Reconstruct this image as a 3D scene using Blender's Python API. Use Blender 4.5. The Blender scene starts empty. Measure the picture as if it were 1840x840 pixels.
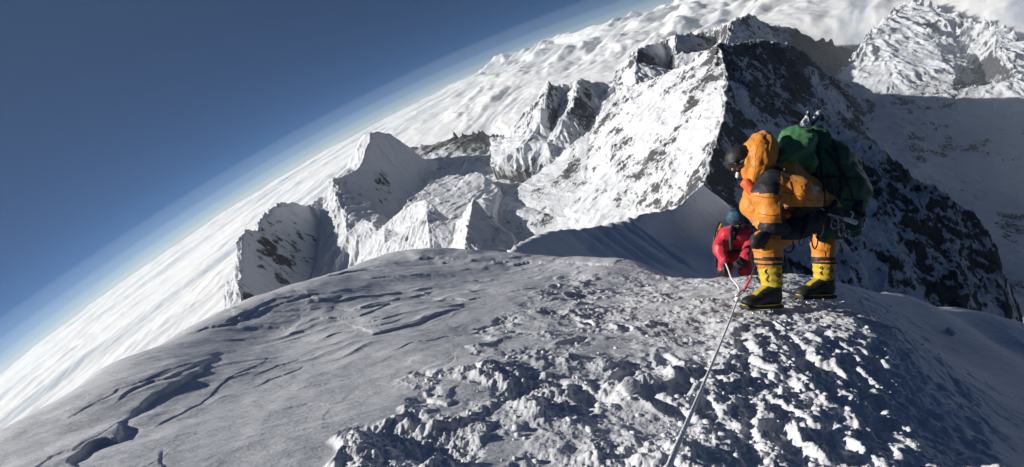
import bpy, bmesh, math, random, time
import numpy as np
from mathutils import Vector, Matrix
from mathutils.geometry import delaunay_2d_cdt
random.seed(7)
SC = bpy.context.scene
COL = SC.collection

# ------------------------------------------------------------------ camera, sky, sun
F = 800.0                                   # focal length in pixels of the 1840 px wide photograph
UP = np.array([-.336, .739, .584]); UP /= np.linalg.norm(UP)     # the world's vertical in camera axes
FY = np.array([0, 0, -1.]) + UP[2]*UP; FY /= np.linalg.norm(FY)
FX = np.cross(FY, UP)
M = np.array([FX, FY, UP])                  # camera axes -> world axes
cam = bpy.data.cameras.new("camera"); camo = bpy.data.objects.new("camera", cam); COL.objects.link(camo)
camo.matrix_world = Matrix([list(r) for r in M]).to_4x4()
cam.sensor_width = 36; cam.lens = 36*F/1840
cam.clip_start = .05; cam.clip_end = 200000
SC.camera = camo
SUN = np.array([-.96, .18, .04]); SUN /= np.linalg.norm(SUN)
SUNW = M @ SUN
sun = bpy.data.lights.new("sun", 'SUN'); suno = bpy.data.objects.new("sun", sun); COL.objects.link(suno)
sun.energy = 5.0; sun.angle = math.radians(.5); sun.color = (1.0, .96, .90)
suno.rotation_euler = Vector(SUNW).to_track_quat('Z', 'Y').to_euler()
SUN_EL = math.asin(SUNW[2]); SUN_AZ = math.atan2(SUNW[0], SUNW[1])
DIP = math.radians(16.2); HC = 3000.0; RC = HC*math.cos(DIP)/(1-math.cos(DIP))
w = bpy.data.worlds.new("World"); SC.world = w; w.use_nodes = True
nt = w.node_tree; bg = nt.nodes['Background']
sky = nt.nodes.new('ShaderNodeTexSky'); sky.sky_type = 'NISHITA'; sky.sun_disc = False
sky.sun_elevation = SUN_EL; sky.sun_rotation = SUN_AZ
sky.altitude = 6500; sky.air_density = 1.4; sky.dust_density = 1.2; sky.ozone_density = 6.0
tc = nt.nodes.new('ShaderNodeTexCoord')
add = nt.nodes.new('ShaderNodeVectorMath'); add.operation = 'ADD'; add.inputs[1].default_value = (0, 0, math.sin(DIP)*.98)
nrm = nt.nodes.new('ShaderNodeVectorMath'); nrm.operation = 'NORMALIZE'
mul = nt.nodes.new('ShaderNodeVectorMath'); mul.operation = 'MULTIPLY'; mul.inputs[1].default_value = (1, 1, 3.3)
nt.links.new(tc.outputs['Generated'], add.inputs[0]); nt.links.new(add.outputs[0], mul.inputs[0]); nt.links.new(mul.outputs[0], nrm.inputs[0])
nt.links.new(nrm.outputs[0], sky.inputs[0]); nt.links.new(sky.outputs[0], bg.inputs[0])
bg.inputs[1].default_value = .05
SC.view_settings.view_transform = 'Standard'; SC.view_settings.look = 'None'
SC.view_settings.exposure = 0.15; SC.view_settings.gamma = 1
SC.cycles.max_bounces = 5; SC.cycles.volume_bounces = 1
try: SC.cycles.use_denoising = True
except Exception: pass

# ------------------------------------------------------------------ helpers
def W(px, py, d):                           # point at depth d along the sight line of a photograph pixel
    px = np.asarray(px, float); py = np.asarray(py, float); d = np.asarray(d, float)
    c = np.stack([(px-920)/F*d, (420-py)/F*d, -d], -1)
    return c @ M.T
def tag(o, label=None, cat=None, group=None, kind=None):
    if label: o['label'] = label
    if cat: o['category'] = cat
    if group: o['group'] = group
    if kind: o['kind'] = kind
    return o
def link(name, me, mat=None, parent=None):
    o = bpy.data.objects.new(name, me); COL.objects.link(o)
    if mat: me.materials.append(mat)
    if parent: o.parent = parent
    return o
def mesh_np(name, V, Fq, mat, parent=None, smooth=True):
    V = np.asarray(V, np.float32); Fq = np.asarray(Fq, np.int32); k = Fq.shape[1]
    me = bpy.data.meshes.new(name)
    me.vertices.add(len(V)); me.vertices.foreach_set('co', V.ravel())
    me.loops.add(Fq.size); me.loops.foreach_set('vertex_index', Fq.ravel())
    me.polygons.add(len(Fq)); me.polygons.foreach_set('loop_start', np.arange(0, Fq.size, k, dtype=np.int32))
    if smooth: me.polygons.foreach_set('use_smooth', np.ones(len(Fq), bool))
    me.update(calc_edges=True)
    return link(name, me, mat, parent)
def grid_faces(nu, nv, keep=None):
    i = np.arange(nu*nv).reshape(nu, nv)
    q = np.stack([i[:-1, :-1], i[1:, :-1], i[1:, 1:], i[:-1, 1:]], -1).reshape(-1, 4)
    if keep is not None:
        k = keep.ravel(); q = q[k[q].all(1)]
    return q
_rs = np.random.RandomState(11)
PERM = np.tile(_rs.permutation(256), 3)
GR = _rs.randn(256, 2); GR /= np.linalg.norm(GR, axis=1)[:, None]
def perlin(x, y, seed=0):
    x = np.asarray(x, float) + seed*17.31; y = np.asarray(y, float) - seed*9.17
    xi = np.floor(x).astype(np.int64); yi = np.floor(y).astype(np.int64); fx = x-xi; fy = y-yi
    xi &= 255; yi &= 255
    ux = fx*fx*fx*(fx*(fx*6-15)+10); uy = fy*fy*fy*(fy*(fy*6-15)+10)
    def g(a, b, dx, dy):
        h = GR[PERM[PERM[a] + b]]; return h[..., 0]*dx + h[..., 1]*dy
    n00 = g(xi, yi, fx, fy); n10 = g(xi+1, yi, fx-1, fy); n01 = g(xi, yi+1, fx, fy-1); n11 = g(xi+1, yi+1, fx-1, fy-1)
    return ((n00*(1-ux)+n10*ux)*(1-uy) + (n01*(1-ux)+n11*ux)*uy)*1.5
def fbm(x, y, oct=5, lac=2.03, gain=.5, seed=0):
    s = 0; a = 1; t = 0
    for k in range(oct):
        s = s + a*perlin(x, y, seed+k*3.7); t += a; a *= gain; x = x*lac; y = y*lac
    return s/t*1.6
def ridged(x, y, oct=6, lac=2.07, gain=.52, seed=0):
    s = 0; a = 1; t = 0; wgt = 1
    for k in range(oct):
        n = (1-np.abs(perlin(x, y, seed+k*5.1))*1.6)
        n = np.clip(n, 0, 1)**2 * wgt
        wgt = np.clip(n*1.8, .12, 1)
        s = s + a*n; t += a; a *= gain; x = x*lac; y = y*lac
    return s/t
def worley(x, y, seed=0):                   # distance to the nearest and second nearest feature point
    xi = np.floor(x).astype(np.int64); yi = np.floor(y).astype(np.int64)
    d1 = np.full(x.shape, 9.); d2 = np.full(x.shape, 9.); idn = np.zeros(x.shape, np.int64)
    for i in (-1, 0, 1):
        for j in (-1, 0, 1):
            a = (xi+i) & 255; b = (yi+j+seed) & 255; h = PERM[PERM[a]+b]
            px = xi+i + (PERM[h+1]/255.); py = yi+j + (PERM[h+7]/255.)
            d = np.hypot(x-px, y-py); m = d < d1
            d2 = np.where(m, d1, np.minimum(d2, d)); idn = np.where(m, h, idn); d1 = np.where(m, d, d1)
    return d1, d2, PERM[idn+3]/255.
def sstep(a, b, x):
    t = np.clip((x-a)/(b-a), 0, 1); return t*t*(3-2*t)
def densify(pl, n=6):
    out = []
    for a, b in zip(pl[:-1], pl[1:]):
        for k in range(n):
            t = k/n; out.append(tuple((1-t)*np.array(a)+t*np.array(b)))
    out.append(tuple(pl[-1])); return out

# ------------------------------------------------------------------ materials
def nodemat(name):
    m = bpy.data.materials.new(name); m.use_nodes = True
    return m, m.node_tree, m.node_tree.nodes['Principled BSDF']
def plain(name, col, rough=.6, noise=.12, scale=30, bump=.0, metal=0, coat=0, bscale=None, sheen=0):
    m, t, b = nodemat(name); N = t.nodes; L = t.links
    tcn = N.new('ShaderNodeTexCoord'); no = N.new('ShaderNodeTexNoise'); no.inputs['Scale'].default_value = scale
    no.inputs['Detail'].default_value = 5
    L.new(tcn.outputs['Object'], no.inputs['Vector'])
    r = N.new('ShaderNodeValToRGB'); r.color_ramp.elements[0].position = .3; r.color_ramp.elements[1].position = .7
    r.color_ramp.elements[0].color = tuple(c*(1-noise) for c in col)+(1,); r.color_ramp.elements[1].color = tuple(min(1, c*(1+noise)) for c in col)+(1,)
    L.new(no.outputs[0], r.inputs[0]); L.new(r.outputs[0], b.inputs['Base Color'])
    b.inputs['Roughness'].default_value = rough; b.inputs['Metallic'].default_value = metal
    if sheen: b.inputs['Sheen Weight'].default_value = sheen
    if bump:
        n2 = N.new('ShaderNodeTexNoise'); n2.inputs['Scale'].default_value = bscale or scale*3; n2.inputs['Detail'].default_value = 6
        L.new(tcn.outputs['Object'], n2.inputs['Vector'])
        bp = N.new('ShaderNodeBump'); bp.inputs['Strength'].default_value = .6; bp.inputs['Distance'].default_value = bump
        L.new(n2.outputs[0], bp.inputs['Height']); L.new(bp.outputs[0], b.inputs['Normal'])
    return m
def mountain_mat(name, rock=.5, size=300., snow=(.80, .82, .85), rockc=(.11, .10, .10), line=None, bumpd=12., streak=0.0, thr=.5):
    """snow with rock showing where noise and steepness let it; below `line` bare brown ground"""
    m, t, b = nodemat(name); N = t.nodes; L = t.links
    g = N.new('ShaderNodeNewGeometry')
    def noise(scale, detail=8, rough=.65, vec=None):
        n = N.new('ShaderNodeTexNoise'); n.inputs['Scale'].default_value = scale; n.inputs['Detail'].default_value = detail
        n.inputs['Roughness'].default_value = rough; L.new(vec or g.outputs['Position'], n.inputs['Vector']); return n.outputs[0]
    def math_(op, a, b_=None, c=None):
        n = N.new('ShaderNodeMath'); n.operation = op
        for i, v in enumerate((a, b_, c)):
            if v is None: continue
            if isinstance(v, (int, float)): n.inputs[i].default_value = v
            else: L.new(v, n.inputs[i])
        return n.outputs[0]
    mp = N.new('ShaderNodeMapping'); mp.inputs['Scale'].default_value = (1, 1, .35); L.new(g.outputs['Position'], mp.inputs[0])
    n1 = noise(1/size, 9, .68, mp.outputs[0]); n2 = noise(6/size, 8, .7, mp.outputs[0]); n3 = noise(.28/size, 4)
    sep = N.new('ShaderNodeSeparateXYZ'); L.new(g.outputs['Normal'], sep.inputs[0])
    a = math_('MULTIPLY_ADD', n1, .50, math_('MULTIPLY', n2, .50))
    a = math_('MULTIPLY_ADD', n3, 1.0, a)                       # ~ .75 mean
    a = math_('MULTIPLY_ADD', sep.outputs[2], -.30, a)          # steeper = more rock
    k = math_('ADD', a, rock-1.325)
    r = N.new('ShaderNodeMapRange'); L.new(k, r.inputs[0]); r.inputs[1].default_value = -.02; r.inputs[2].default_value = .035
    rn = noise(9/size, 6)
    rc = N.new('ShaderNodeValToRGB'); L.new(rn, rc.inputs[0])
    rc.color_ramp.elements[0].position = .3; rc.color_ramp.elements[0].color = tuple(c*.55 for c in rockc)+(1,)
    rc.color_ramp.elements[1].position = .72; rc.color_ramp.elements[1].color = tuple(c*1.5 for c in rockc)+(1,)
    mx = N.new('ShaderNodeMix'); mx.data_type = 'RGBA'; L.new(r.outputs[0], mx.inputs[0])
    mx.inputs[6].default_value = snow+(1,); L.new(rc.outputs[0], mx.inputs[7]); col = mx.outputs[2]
    if line is not None:
        sp = N.new('ShaderNodeSeparateXYZ'); L.new(g.outputs['Position'], sp.inputs[0])
        zz = math_('MULTIPLY_ADD', n1, 420., math_('MULTIPLY_ADD', n2, 120., sp.outputs[2]))
        r2 = N.new('ShaderNodeMapRange'); L.new(zz, r2.inputs[0]); r2.inputs[1].default_value = line+240; r2.inputs[2].default_value = line+330
        rb = N.new('ShaderNodeValToRGB'); L.new(n2, rb.inputs[0])
        rb.color_ramp.elements[0].position = .32; rb.color_ramp.elements[0].color = (.045, .045, .048, 1)
        rb.color_ramp.elements[1].position = .7; rb.color_ramp.elements[1].color = (.13, .118, .11, 1)
        m2 = N.new('ShaderNodeMix'); m2.data_type = 'RGBA'; L.new(r2.outputs[0], m2.inputs[0]); L.new(rb.outputs[0], m2.inputs[6]); L.new(col, m2.inputs[7]); col = m2.outputs[2]
    L.new(col, b.inputs['Base Color']); b.inputs['Roughness'].default_value = .75
    b.inputs['Specular IOR Level'].default_value = .2
    nb = noise(14/size, 9, .7, mp.outputs[0])
    hb = math_('ADD', nb, math_('MULTIPLY', n2, 1.5))
    hb = math_('MULTIPLY_ADD', r.outputs[0], .25, hb)
    bp = N.new('ShaderNodeBump'); bp.inputs['Strength'].default_value = .9; bp.inputs['Distance'].default_value = bumpd
    L.new(hb, bp.inputs['Height']); L.new(bp.outputs[0], b.inputs['Normal'])
    return m
def snow_mat():
    m, t, b = nodemat('summit_snow'); N = t.nodes; L = t.links
    tcn = N.new('ShaderNodeTexCoord')
    def noise(scale, detail=6, rough=.6, vec=None):
        n = N.new('ShaderNodeTexNoise'); n.inputs['Scale'].default_value = scale; n.inputs['Detail'].default_value = detail
        n.inputs['Roughness'].default_value = rough; L.new(vec or tcn.outputs['Object'], n.inputs['Vector']); return n.outputs[0]
    a = noise(1.3, 8); r = N.new('ShaderNodeValToRGB'); L.new(a, r.inputs[0])
    r.color_ramp.elements[0].position = .3; r.color_ramp.elements[0].color = (.60, .615, .64, 1)
    r.color_ramp.elements[1].position = .7; r.color_ramp.elements[1].color = (.74, .75, .77, 1)
    L.new(r.outputs[0], b.inputs['Base Color']); b.inputs['Roughness'].default_value = .55
    b.inputs['Specular IOR Level'].default_value = .25
    mp = N.new('ShaderNodeMapping'); mp.inputs['Scale'].default_value = (1, 3.2, 2); mp.inputs['Rotation'].default_value = (0, 0, .5); L.new(tcn.outputs['Object'], mp.inputs[0])
    n1 = noise(7, 6, .6, mp.outputs[0]); n2 = noise(70, 5, .7)
    h = N.new('ShaderNodeMath'); h.operation = 'MULTIPLY_ADD'; L.new(n2, h.inputs[0]); h.inputs[1].default_value = .16; L.new(n1, h.inputs[2])
    bp = N.new('ShaderNodeBump'); bp.inputs['Strength'].default_value = .55; bp.inputs['Distance'].default_value = .025
    L.new(h.outputs[0], bp.inputs['Height']); L.new(bp.outputs[0], b.inputs['Normal'])
    return m
def cloud_mat():
    m, t, b = nodemat('cloud_vapour'); N = t.nodes; L = t.links
    b.inputs['Base Color'].default_value = (.97, .955, .93, 1); b.inputs['Roughness'].default_value = 1
    b.inputs['Specular IOR Level'].default_value = 0
    b.inputs['Subsurface Weight'].default_value = 1; b.inputs['Subsurface Radius'].default_value = (1, .95, .9); b.inputs['Subsurface Scale'].default_value = 100
    g0 = N.new('ShaderNodeNewGeometry'); mp0 = N.new('ShaderNodeMapping'); L.new(g0.outputs['Position'], mp0.inputs[0]); mp0.vector_type = 'TEXTURE'
    mp0.inputs['Rotation'].default_value = (0, 0, math.radians(40)); mp0.inputs['Scale'].default_value = (6.0, 1, 1)
    n0 = N.new('ShaderNodeTexNoise'); n0.inputs['Scale'].default_value = .0011; n0.inputs['Detail'].default_value = 6; n0.inputs['Roughness'].default_value = .6; L.new(mp0.outputs[0], n0.inputs['Vector'])
    r0 = N.new('ShaderNodeValToRGB'); L.new(n0.outputs[0], r0.inputs[0])       # grey streaks painted into the deck's colour for shaded land under thin cloud
    r0.color_ramp.elements[0].position = .36; r0.color_ramp.elements[0].color = (.46, .51, .58, 1); r0.color_ramp.elements[1].position = .53; r0.color_ramp.elements[1].color = (.97, .955, .93, 1)
    L.new(r0.outputs[0], b.inputs['Base Color'])
    g = N.new('ShaderNodeNewGeometry'); n = N.new('ShaderNodeTexNoise'); n.inputs['Scale'].default_value = .006; n.inputs['Detail'].default_value = 8
    mp = N.new('ShaderNodeMapping'); L.new(g.outputs['Position'], mp.inputs[0]); mp.inputs['Scale'].default_value = (1, 1, 1)
    L.new(mp.outputs[0], n.inputs['Vector'])
    bp = N.new('ShaderNodeBump'); bp.inputs['Strength'].default_value = .35; bp.inputs['Distance'].default_value = 16
    L.new(n.outputs[0], bp.inputs['Height']); L.new(bp.outputs[0], b.inputs['Normal'])
    return m

# ------------------------------------------------------------------ far terrain
def terrain(name, label, lines, mat, step, amp, size, seed=1, back=(), sink=None, flute=None, warp=.3, smooth=1, sharp=1.0, fine=.2, ribs=260., rib_amp=1.6):
    """lines: polylines of (px, py, depth km); back: indices of the skyline polylines that get a far side.
    The points become a height field over the ground plan, roughened with ridged noise."""
    P = []
    for k, pl in enumerate(lines):
        dp = densify(pl, 5 if len(pl) > 1 else 1)
        q = W([p[0] for p in dp], [p[1] for p in dp], [p[2]*1000 for p in dp]); P.append(q)
        if k in back:
            hd = q.copy(); hd[:, 2] = 0; ln = np.linalg.norm(hd, axis=1)[:, None]; hd /= ln
            for t in (300., 1100., 2200.):
                b = q + hd*t*ln/6000; b[:, 2] = q[:, 2] - t*ln[:, 0]/6000*.95; P.append(b[::2])
    P = np.concatenate(P)
    sc = 1000.
    r = delaunay_2d_cdt([Vector((p[0]/sc, p[1]/sc)) for p in P], [], [], 0, 1e-5)
    vs, tris, orig = r[0], r[2], r[3]
    Z = np.array([np.mean([P[o][2] for o in og]) for og in orig]); X = np.array([v.x for v in vs])*sc; Y = np.array([v.y for v in vs])*sc
    x0, x1, y0, y1 = X.min(), X.max(), Y.min(), Y.max()
    gx = np.arange(x0, x1, step); gy = np.arange(y0, y1, step)
    H = np.full((len(gx), len(gy)), np.nan)
    for f in tris:
        if len(f) != 3: continue
        a, b, c = f
        ax, ay, bx_, by, cx, cy = X[a], Y[a], X[b], Y[b], X[c], Y[c]
        i0 = max(0, int((min(ax, bx_, cx)-x0)/step)); i1 = min(len(gx), int((max(ax, bx_, cx)-x0)/step)+2)
        j0 = max(0, int((min(ay, by, cy)-y0)/step)); j1 = min(len(gy), int((max(ay, by, cy)-y0)/step)+2)
        if i1 <= i0 or j1 <= j0: continue
        xx = gx[i0:i1, None]; yy = gy[None, j0:j1]
        det = (by-cy)*(ax-cx)+(cx-bx_)*(ay-cy)
        if abs(det) < 1e-6: continue
        l1 = ((by-cy)*(xx-cx)+(cx-bx_)*(yy-cy))/det; l2 = ((cy-ay)*(xx-cx)+(ax-cx)*(yy-cy))/det; l3 = 1-l1-l2
        ok = (l1 > -1e-6) & (l2 > -1e-6) & (l3 > -1e-6)
        z = l1*Z[a]+l2*Z[b]+l3*Z[c]; s = H[i0:i1, j0:j1]; s[ok] = z[ok]
    keep = ~np.isnan(H); Hf = np.where(keep, H, np.nanmin(H))
    for _ in range(smooth):
        Hp = np.pad(Hf, 1, mode='edge')
        Hf = (Hp[1:-1, 1:-1]*4+Hp[:-2, 1:-1]+Hp[2:, 1:-1]+Hp[1:-1, :-2]+Hp[1:-1, 2:])/8
    xx, yy = np.meshgrid(gx, gy, indexing='ij')
    wx = fbm(xx/size, yy/size, 3, seed=seed+50)*size*warp; wy = fbm(xx/size, yy/size, 3, seed=seed+60)*size*warp
    n = ridged((xx+wx)/size, (yy+wy)/size, 6, seed=seed) - .38
    n = n*amp + fbm(xx/size*4, yy/size*4, 5, gain=.6, seed=seed+9)*amp*fine
    gxr, gyr = np.gradient(Hf, step); slope = np.hypot(gxr, gyr)
    n *= np.clip(.35+slope*.9, .35, 1.25)
    Hb = Hf.copy()
    for _ in range(14):
        Hp = np.pad(Hb, 2, mode='edge'); Hb = (Hp[2:-2, 2:-2]*2+Hp[:-4, 2:-2]+Hp[4:, 2:-2]+Hp[2:-2, :-4]+Hp[2:-2, 4:])/6
    bx2, by2 = np.gradient(Hb, step); th = np.arctan2(by2, bx2)+math.pi/2
    nd = 7; ww = []; rb = np.zeros_like(Hf); tot = np.zeros_like(Hf)
    jx = fbm(xx/700, yy/700, 3, seed=seed+5)*150; jy = fbm(xx/700, yy/700, 3, seed=seed+6)*150
    for kd in range(nd):
        an = math.pi*kd/nd; wgt = np.abs(np.cos(th-an))**24; c, s_ = math.cos(an), math.sin(an)
        uu = (xx+jx)*c+(yy+jy)*s_; vv = -(xx+jx)*s_+(yy+jy)*c
        r1 = ridged(uu/ribs, vv/(ribs*3.5), 3, seed=seed+77+kd); r2 = ridged(uu/(ribs*.36), vv/(ribs*1.6), 3, seed=seed+99+kd)
        rb += wgt*((r1-.42)+(r2-.42)*.42); tot += wgt
    n += rb/np.maximum(tot, 1e-6)*amp*rib_amp*np.clip(slope*1.3, .15, 1.4)
    if flute:
        for ang, wl, fa in flute:
            c, s = math.cos(ang), math.sin(ang); uu = (xx*c+yy*s); vv = (-xx*s+yy*c)
            uu = uu + fbm(xx/900, yy/900, 3, seed=seed+5)*wl*1.5
            n += (ridged(uu/wl, vv/(wl*6), 3, seed=seed+77)-.5)*fa*np.clip(slope, .2, 1.5)
    Hf = Hf + n
    V = np.stack([xx, yy, Hf], -1).reshape(-1, 3)
    q = grid_faces(len(gx), len(gy), keep)
    used = np.unique(q); mp = np.full(len(V), -1); mp[used] = np.arange(len(used))
    o = mesh_np(name, V[used], mp[q], mat)
    tag(o, label, kind='structure'); print(name, len(q)*2, flush=True)
    return o
#--TERRAIN--
mat_big = mountain_mat('fluted_snow_and_rock', rock=.505, size=150, bumpd=10, rockc=(.10, .10, .108))
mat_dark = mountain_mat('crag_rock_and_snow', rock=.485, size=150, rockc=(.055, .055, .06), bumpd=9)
mat_spur = mountain_mat('spur_snow', rock=.30, size=200, bumpd=4)
mat_far = mountain_mat('distant_snow', rock=.30, size=420, bumpd=18)
mat_ridge = mountain_mat('ridge_rock_and_snow', rock=.46, size=240, rockc=(.10, .10, .11), bumpd=14, line=-3300)
mat_mid = mountain_mat('valley_snow_line', rock=.38, size=380, line=-2900, bumpd=16)
mat_corner = mountain_mat('corner_range_snow', rock=.43, size=260, rockc=(.10, .10, .11), bumpd=14)
mat_vr = mountain_mat('valley_ridges', rock=.50, size=330, rockc=(.085, .08, .08), bumpd=14, line=-3150)
mat_val = mountain_mat('bare_valley', rock=.45, size=400, line=-2860, bumpd=16)

terrain('mountain', 'great snow face with dark rocky right flank rising behind the climbers', [
    [(850,372,5.4),(870,357,5.5),(905,350,5.6),(930,332,5.7),(955,318,5.8),(985,297,5.8),(1010,278,5.8),(1035,252,5.7),(1060,235,5.7),(1080,195,5.7),(1095,168,5.7),(1120,155,5.6),(1165,145,5.3),(1200,127,5.0),(1235,118,4.7),(1262,92,4.4),(1290,80,4.2),
     (1330,73,4.4),(1370,72,4.55),(1420,78,4.7),(1450,100,5.0),(1480,130,5.3),(1520,143,5.5),(1560,165,5.5),(1620,172,5.3),(1700,195,5.0),(1760,205,4.9),(1840,222,4.6),(1950,250,4.3)],
    [(1290,80,4.2),(1308,130,3.9),(1303,200,3.55),(1285,260,3.3),(1262,330,3.05),(1240,400,2.8)],
    [(1180,220,4.3),(1150,300,4.2)], [(1050,330,4.9),(1000,390,4.7)],
    [(1200,400,3.4),(1100,440,3.8),(1000,460,4.2),(900,470,4.6),(850,470,4.8)],
    [(1150,520,3.4),(900,560,4.0)],
    [(1330,200,3.75),(1330,330,3.3),(1340,480,2.9)],
    [(1400,150,4.45),(1430,250,3.95),(1450,350,3.6),(1500,500,3.1)],
    [(1560,230,4.9),(1600,320,4.1),(1650,420,3.6)],
    [(1700,260,4.7),(1750,350,4.1),(1840,420,3.6),(1950,500,3.2)],
    [(1680,600,3.0),(1840,600,2.9),(1950,620,2.8)],
    ], mat_big, 10, 42, 420, seed=3, back=(0,), ribs=170.)

terrain('snow_spur', 'smooth shaded corniced snow spur dropping away below the climbers', [
    [(850,440,.25),(920,425,.40),(1000,413,.62),(1060,405,.82),(1100,398,1.0),(1150,382,1.28),(1180,378,1.5),(1215,372,1.8),(1235,352,2.15),(1262,330,2.6)],
    [(850,475,.20),(1000,478,.42),(1150,490,.75),(1280,500,1.15),(1400,510,1.5),(1500,530,1.55),(1600,560,1.5)],
    [(850,600,.15),(1150,640,.5),(1400,700,.9),(1600,750,.95)],
    [(1000,445,.5),(1100,440,.98),(1200,440,1.5),(1290,400,2.15),(1330,385,2.3)],
    [(1300,440,1.85),(1380,440,1.9),(1480,450,1.68)],
    ], mat_spur, 7, 9, 240, seed=8, back=(0,), smooth=3, fine=.3, rib_amp=.5)
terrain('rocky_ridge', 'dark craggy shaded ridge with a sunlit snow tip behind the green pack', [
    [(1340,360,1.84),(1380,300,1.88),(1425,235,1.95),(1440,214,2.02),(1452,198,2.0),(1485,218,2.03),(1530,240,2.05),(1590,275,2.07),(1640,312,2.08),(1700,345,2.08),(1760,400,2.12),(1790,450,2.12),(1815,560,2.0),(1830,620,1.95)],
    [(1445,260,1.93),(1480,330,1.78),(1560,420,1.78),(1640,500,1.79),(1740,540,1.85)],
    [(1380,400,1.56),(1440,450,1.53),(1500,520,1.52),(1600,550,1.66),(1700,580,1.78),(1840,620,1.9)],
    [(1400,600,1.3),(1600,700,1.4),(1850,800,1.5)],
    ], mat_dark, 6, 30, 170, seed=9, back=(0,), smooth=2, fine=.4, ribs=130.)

terrain('snow_peak', 'small sunlit fluted snow peaks above the left end of the spur', [
    [(640,470,4.3),(662,432,4.2),(697,399,4.1),(724,376,3.95),(745,363,3.85),(764,357,3.7),(778,371,3.6),(805,394,3.55),(828,392,3.4),(850,352,3.2),(868,376,3.15),(900,408,3.1),(925,425,3.05)],
    [(764,357,3.7),(768,400,3.45),(772,440,3.3)], [(850,352,3.2),(842,400,2.95),(830,450,2.8)],
    [(815,430,3.3)], [(720,420,3.9)],[(690,440,3.75)],
    [(640,520,4.0),(700,500,3.6),(780,500,3.2),(840,500,2.75),(925,480,2.7)],
    ], mat_far, 6, 18, 200, seed=14, back=(0,), ribs=85.)

terrain('mountain', 'dark buttress with sunlit right ridge at the edge of the cloud sea', [
    [(392,585,5.2),(408,520,5.3),(425,470,5.3),(433,422,5.03),(447,412,5.18),(462,416,5.26),(467,387,5.45),(500,366,5.79),(530,363,6.03),(550,371,6.14),(572,358,6.2),(590,345,6.15),(597,322,6.0)],
    [(433,422,5.03),(432,480,4.75),(430,560,4.37),(428,640,4.05)],
    [(550,371,6.14),(574,403,6.1),(568,453,5.78),(558,500,5.46),(540,540,5.12),(600,640,4.8)],
    [(500,430,5.44),(500,500,5.07),(500,560,4.77),(500,640,4.4)],
    [(597,322,6.0),(602,349,5.8),(611,372,5.6),(622,385,5.5),(620,421,5.25)],
    [(575,470,5.5),(610,440,5.2),(650,420,5.1),(670,402,5.1)],
    [(565,505,5.35),(640,475,4.9),(690,430,4.9)],
    [(590,560,4.9),(660,520,4.6),(720,500,4.5)],
    [(620,421,5.25),(650,395,5.45),(690,380,5.7)],
    ], mat_far, 11, 48, 420, seed=22, back=(0,), ribs=200.)

terrain('mountain', 'tall dark peak with one sunlit edge standing against the cloud horizon', [
    [(590,345,7.0),(600,320,7.0),(614,311,7.0),(622,295,7.05),(632,272,7.05),(648,248,6.95),(665,236,6.7),(684,237,6.85),(700,240,6.95),(718,252,7.05),(735,264,7.15),(757,281,7.3),(790,290,7.5),(830,300,7.7)],
    [(665,236,6.7),(663,255,6.6),(655,275,6.45),(650,292,6.35),(640,306,6.28),(618,318,6.1),(597,322,6.0),(602,349,5.9),(611,372,5.85),(622,390,5.8)],
    [(640,275,6.8),(630,298,6.75)],
    [(690,290,6.7),(705,340,6.5),(720,380,6.25)],
    [(640,340,6.1),(660,380,5.95),(690,410,5.9),(740,400,6.05),(790,390,6.2)],
    [(750,320,7.0),(800,340,7.0),(840,340,7.0)],
    [(640,460,5.4),(780,430,5.5)],
    ], mat_far, 13, 44, 520, seed=31, back=(0,), ribs=260.)

terrain('hill', 'low sunlit snow hills with a brown summit in the valley', [
    [(762,338,5.9),(785,322,6.1),(810,313,6.15),(835,318,6.0),(855,306,5.9),(877,318,5.7),(900,338,5.5)],
    [(764,350,5.6),(830,352,5.4),(870,360,5.1)],
    [(720,372,5.3),(800,400,4.8),(880,410,4.6)],
    ], mat_mid, 11, 34, 260, seed=40, back=(0,), ribs=170.)

terrain('mountain', 'row of ribbed snow peaks between the valley and the cloud bank', [
    [(880,250,7.6),(905,246,7.5),(935,207,7.4),(958,186,7.2),(975,166,7.0),(985,148,6.6),(998,156,6.9),(1022,152,7.2),(1038,144,6.5),(1060,149,6.9),(1085,152,7.1),(1105,150,6.5),(1140,165,6.3)],
    [(985,148,6.6),(978,190,6.3),(960,235,6.25),(940,262,6.1)],
    [(1038,144,6.5),(1030,185,6.2),(1010,220,6.1),(1000,255,5.95)],
    [(1010,180,6.8),(998,215,6.5),(985,250,6.2)],
    [(1075,180,6.5),(1065,220,6.2),(1030,262,5.95)],
    [(930,240,6.9),(900,262,6.8)],
    [(880,300,6.2),(940,310,5.95),(1000,310,5.85)],
    ], mat_ridge, 11, 60, 380, seed=45, back=(0,), ribs=220.)

terrain('mountain', 'far jagged ridge with a pointed dark peak left of the cloud deck', [
    [(1085,160,7.0),(1120,118,7.2),(1145,88,6.6),(1165,80,6.85),(1200,70,7.25),(1212,62,6.75),(1240,60,7.1),(1268,62,7.4),(1285,48,7.1),(1312,40,6.5),(1328,30,6.65),(1345,25,6.8),(1370,38,7.1),(1390,49,7.3),(1420,47,7.3),(1450,62,7.3),(1480,80,7.2)],
    [(1145,88,6.6),(1142,118,6.3),(1140,160,6.0)],
    [(1200,100,7.1),(1198,150,6.7)],
    [(1212,62,6.75),(1211,100,6.45),(1215,140,6.15)],
    [(1285,85,7.1),(1282,130,6.7)],
    [(1312,40,6.5),(1303,75,6.2),(1295,120,5.9)],
    [(1400,80,6.9),(1420,110,6.5),(1470,120,6.3)],
    ], mat_ridge, 11, 42, 360, seed=52, back=(0,), ribs=200.)

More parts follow.
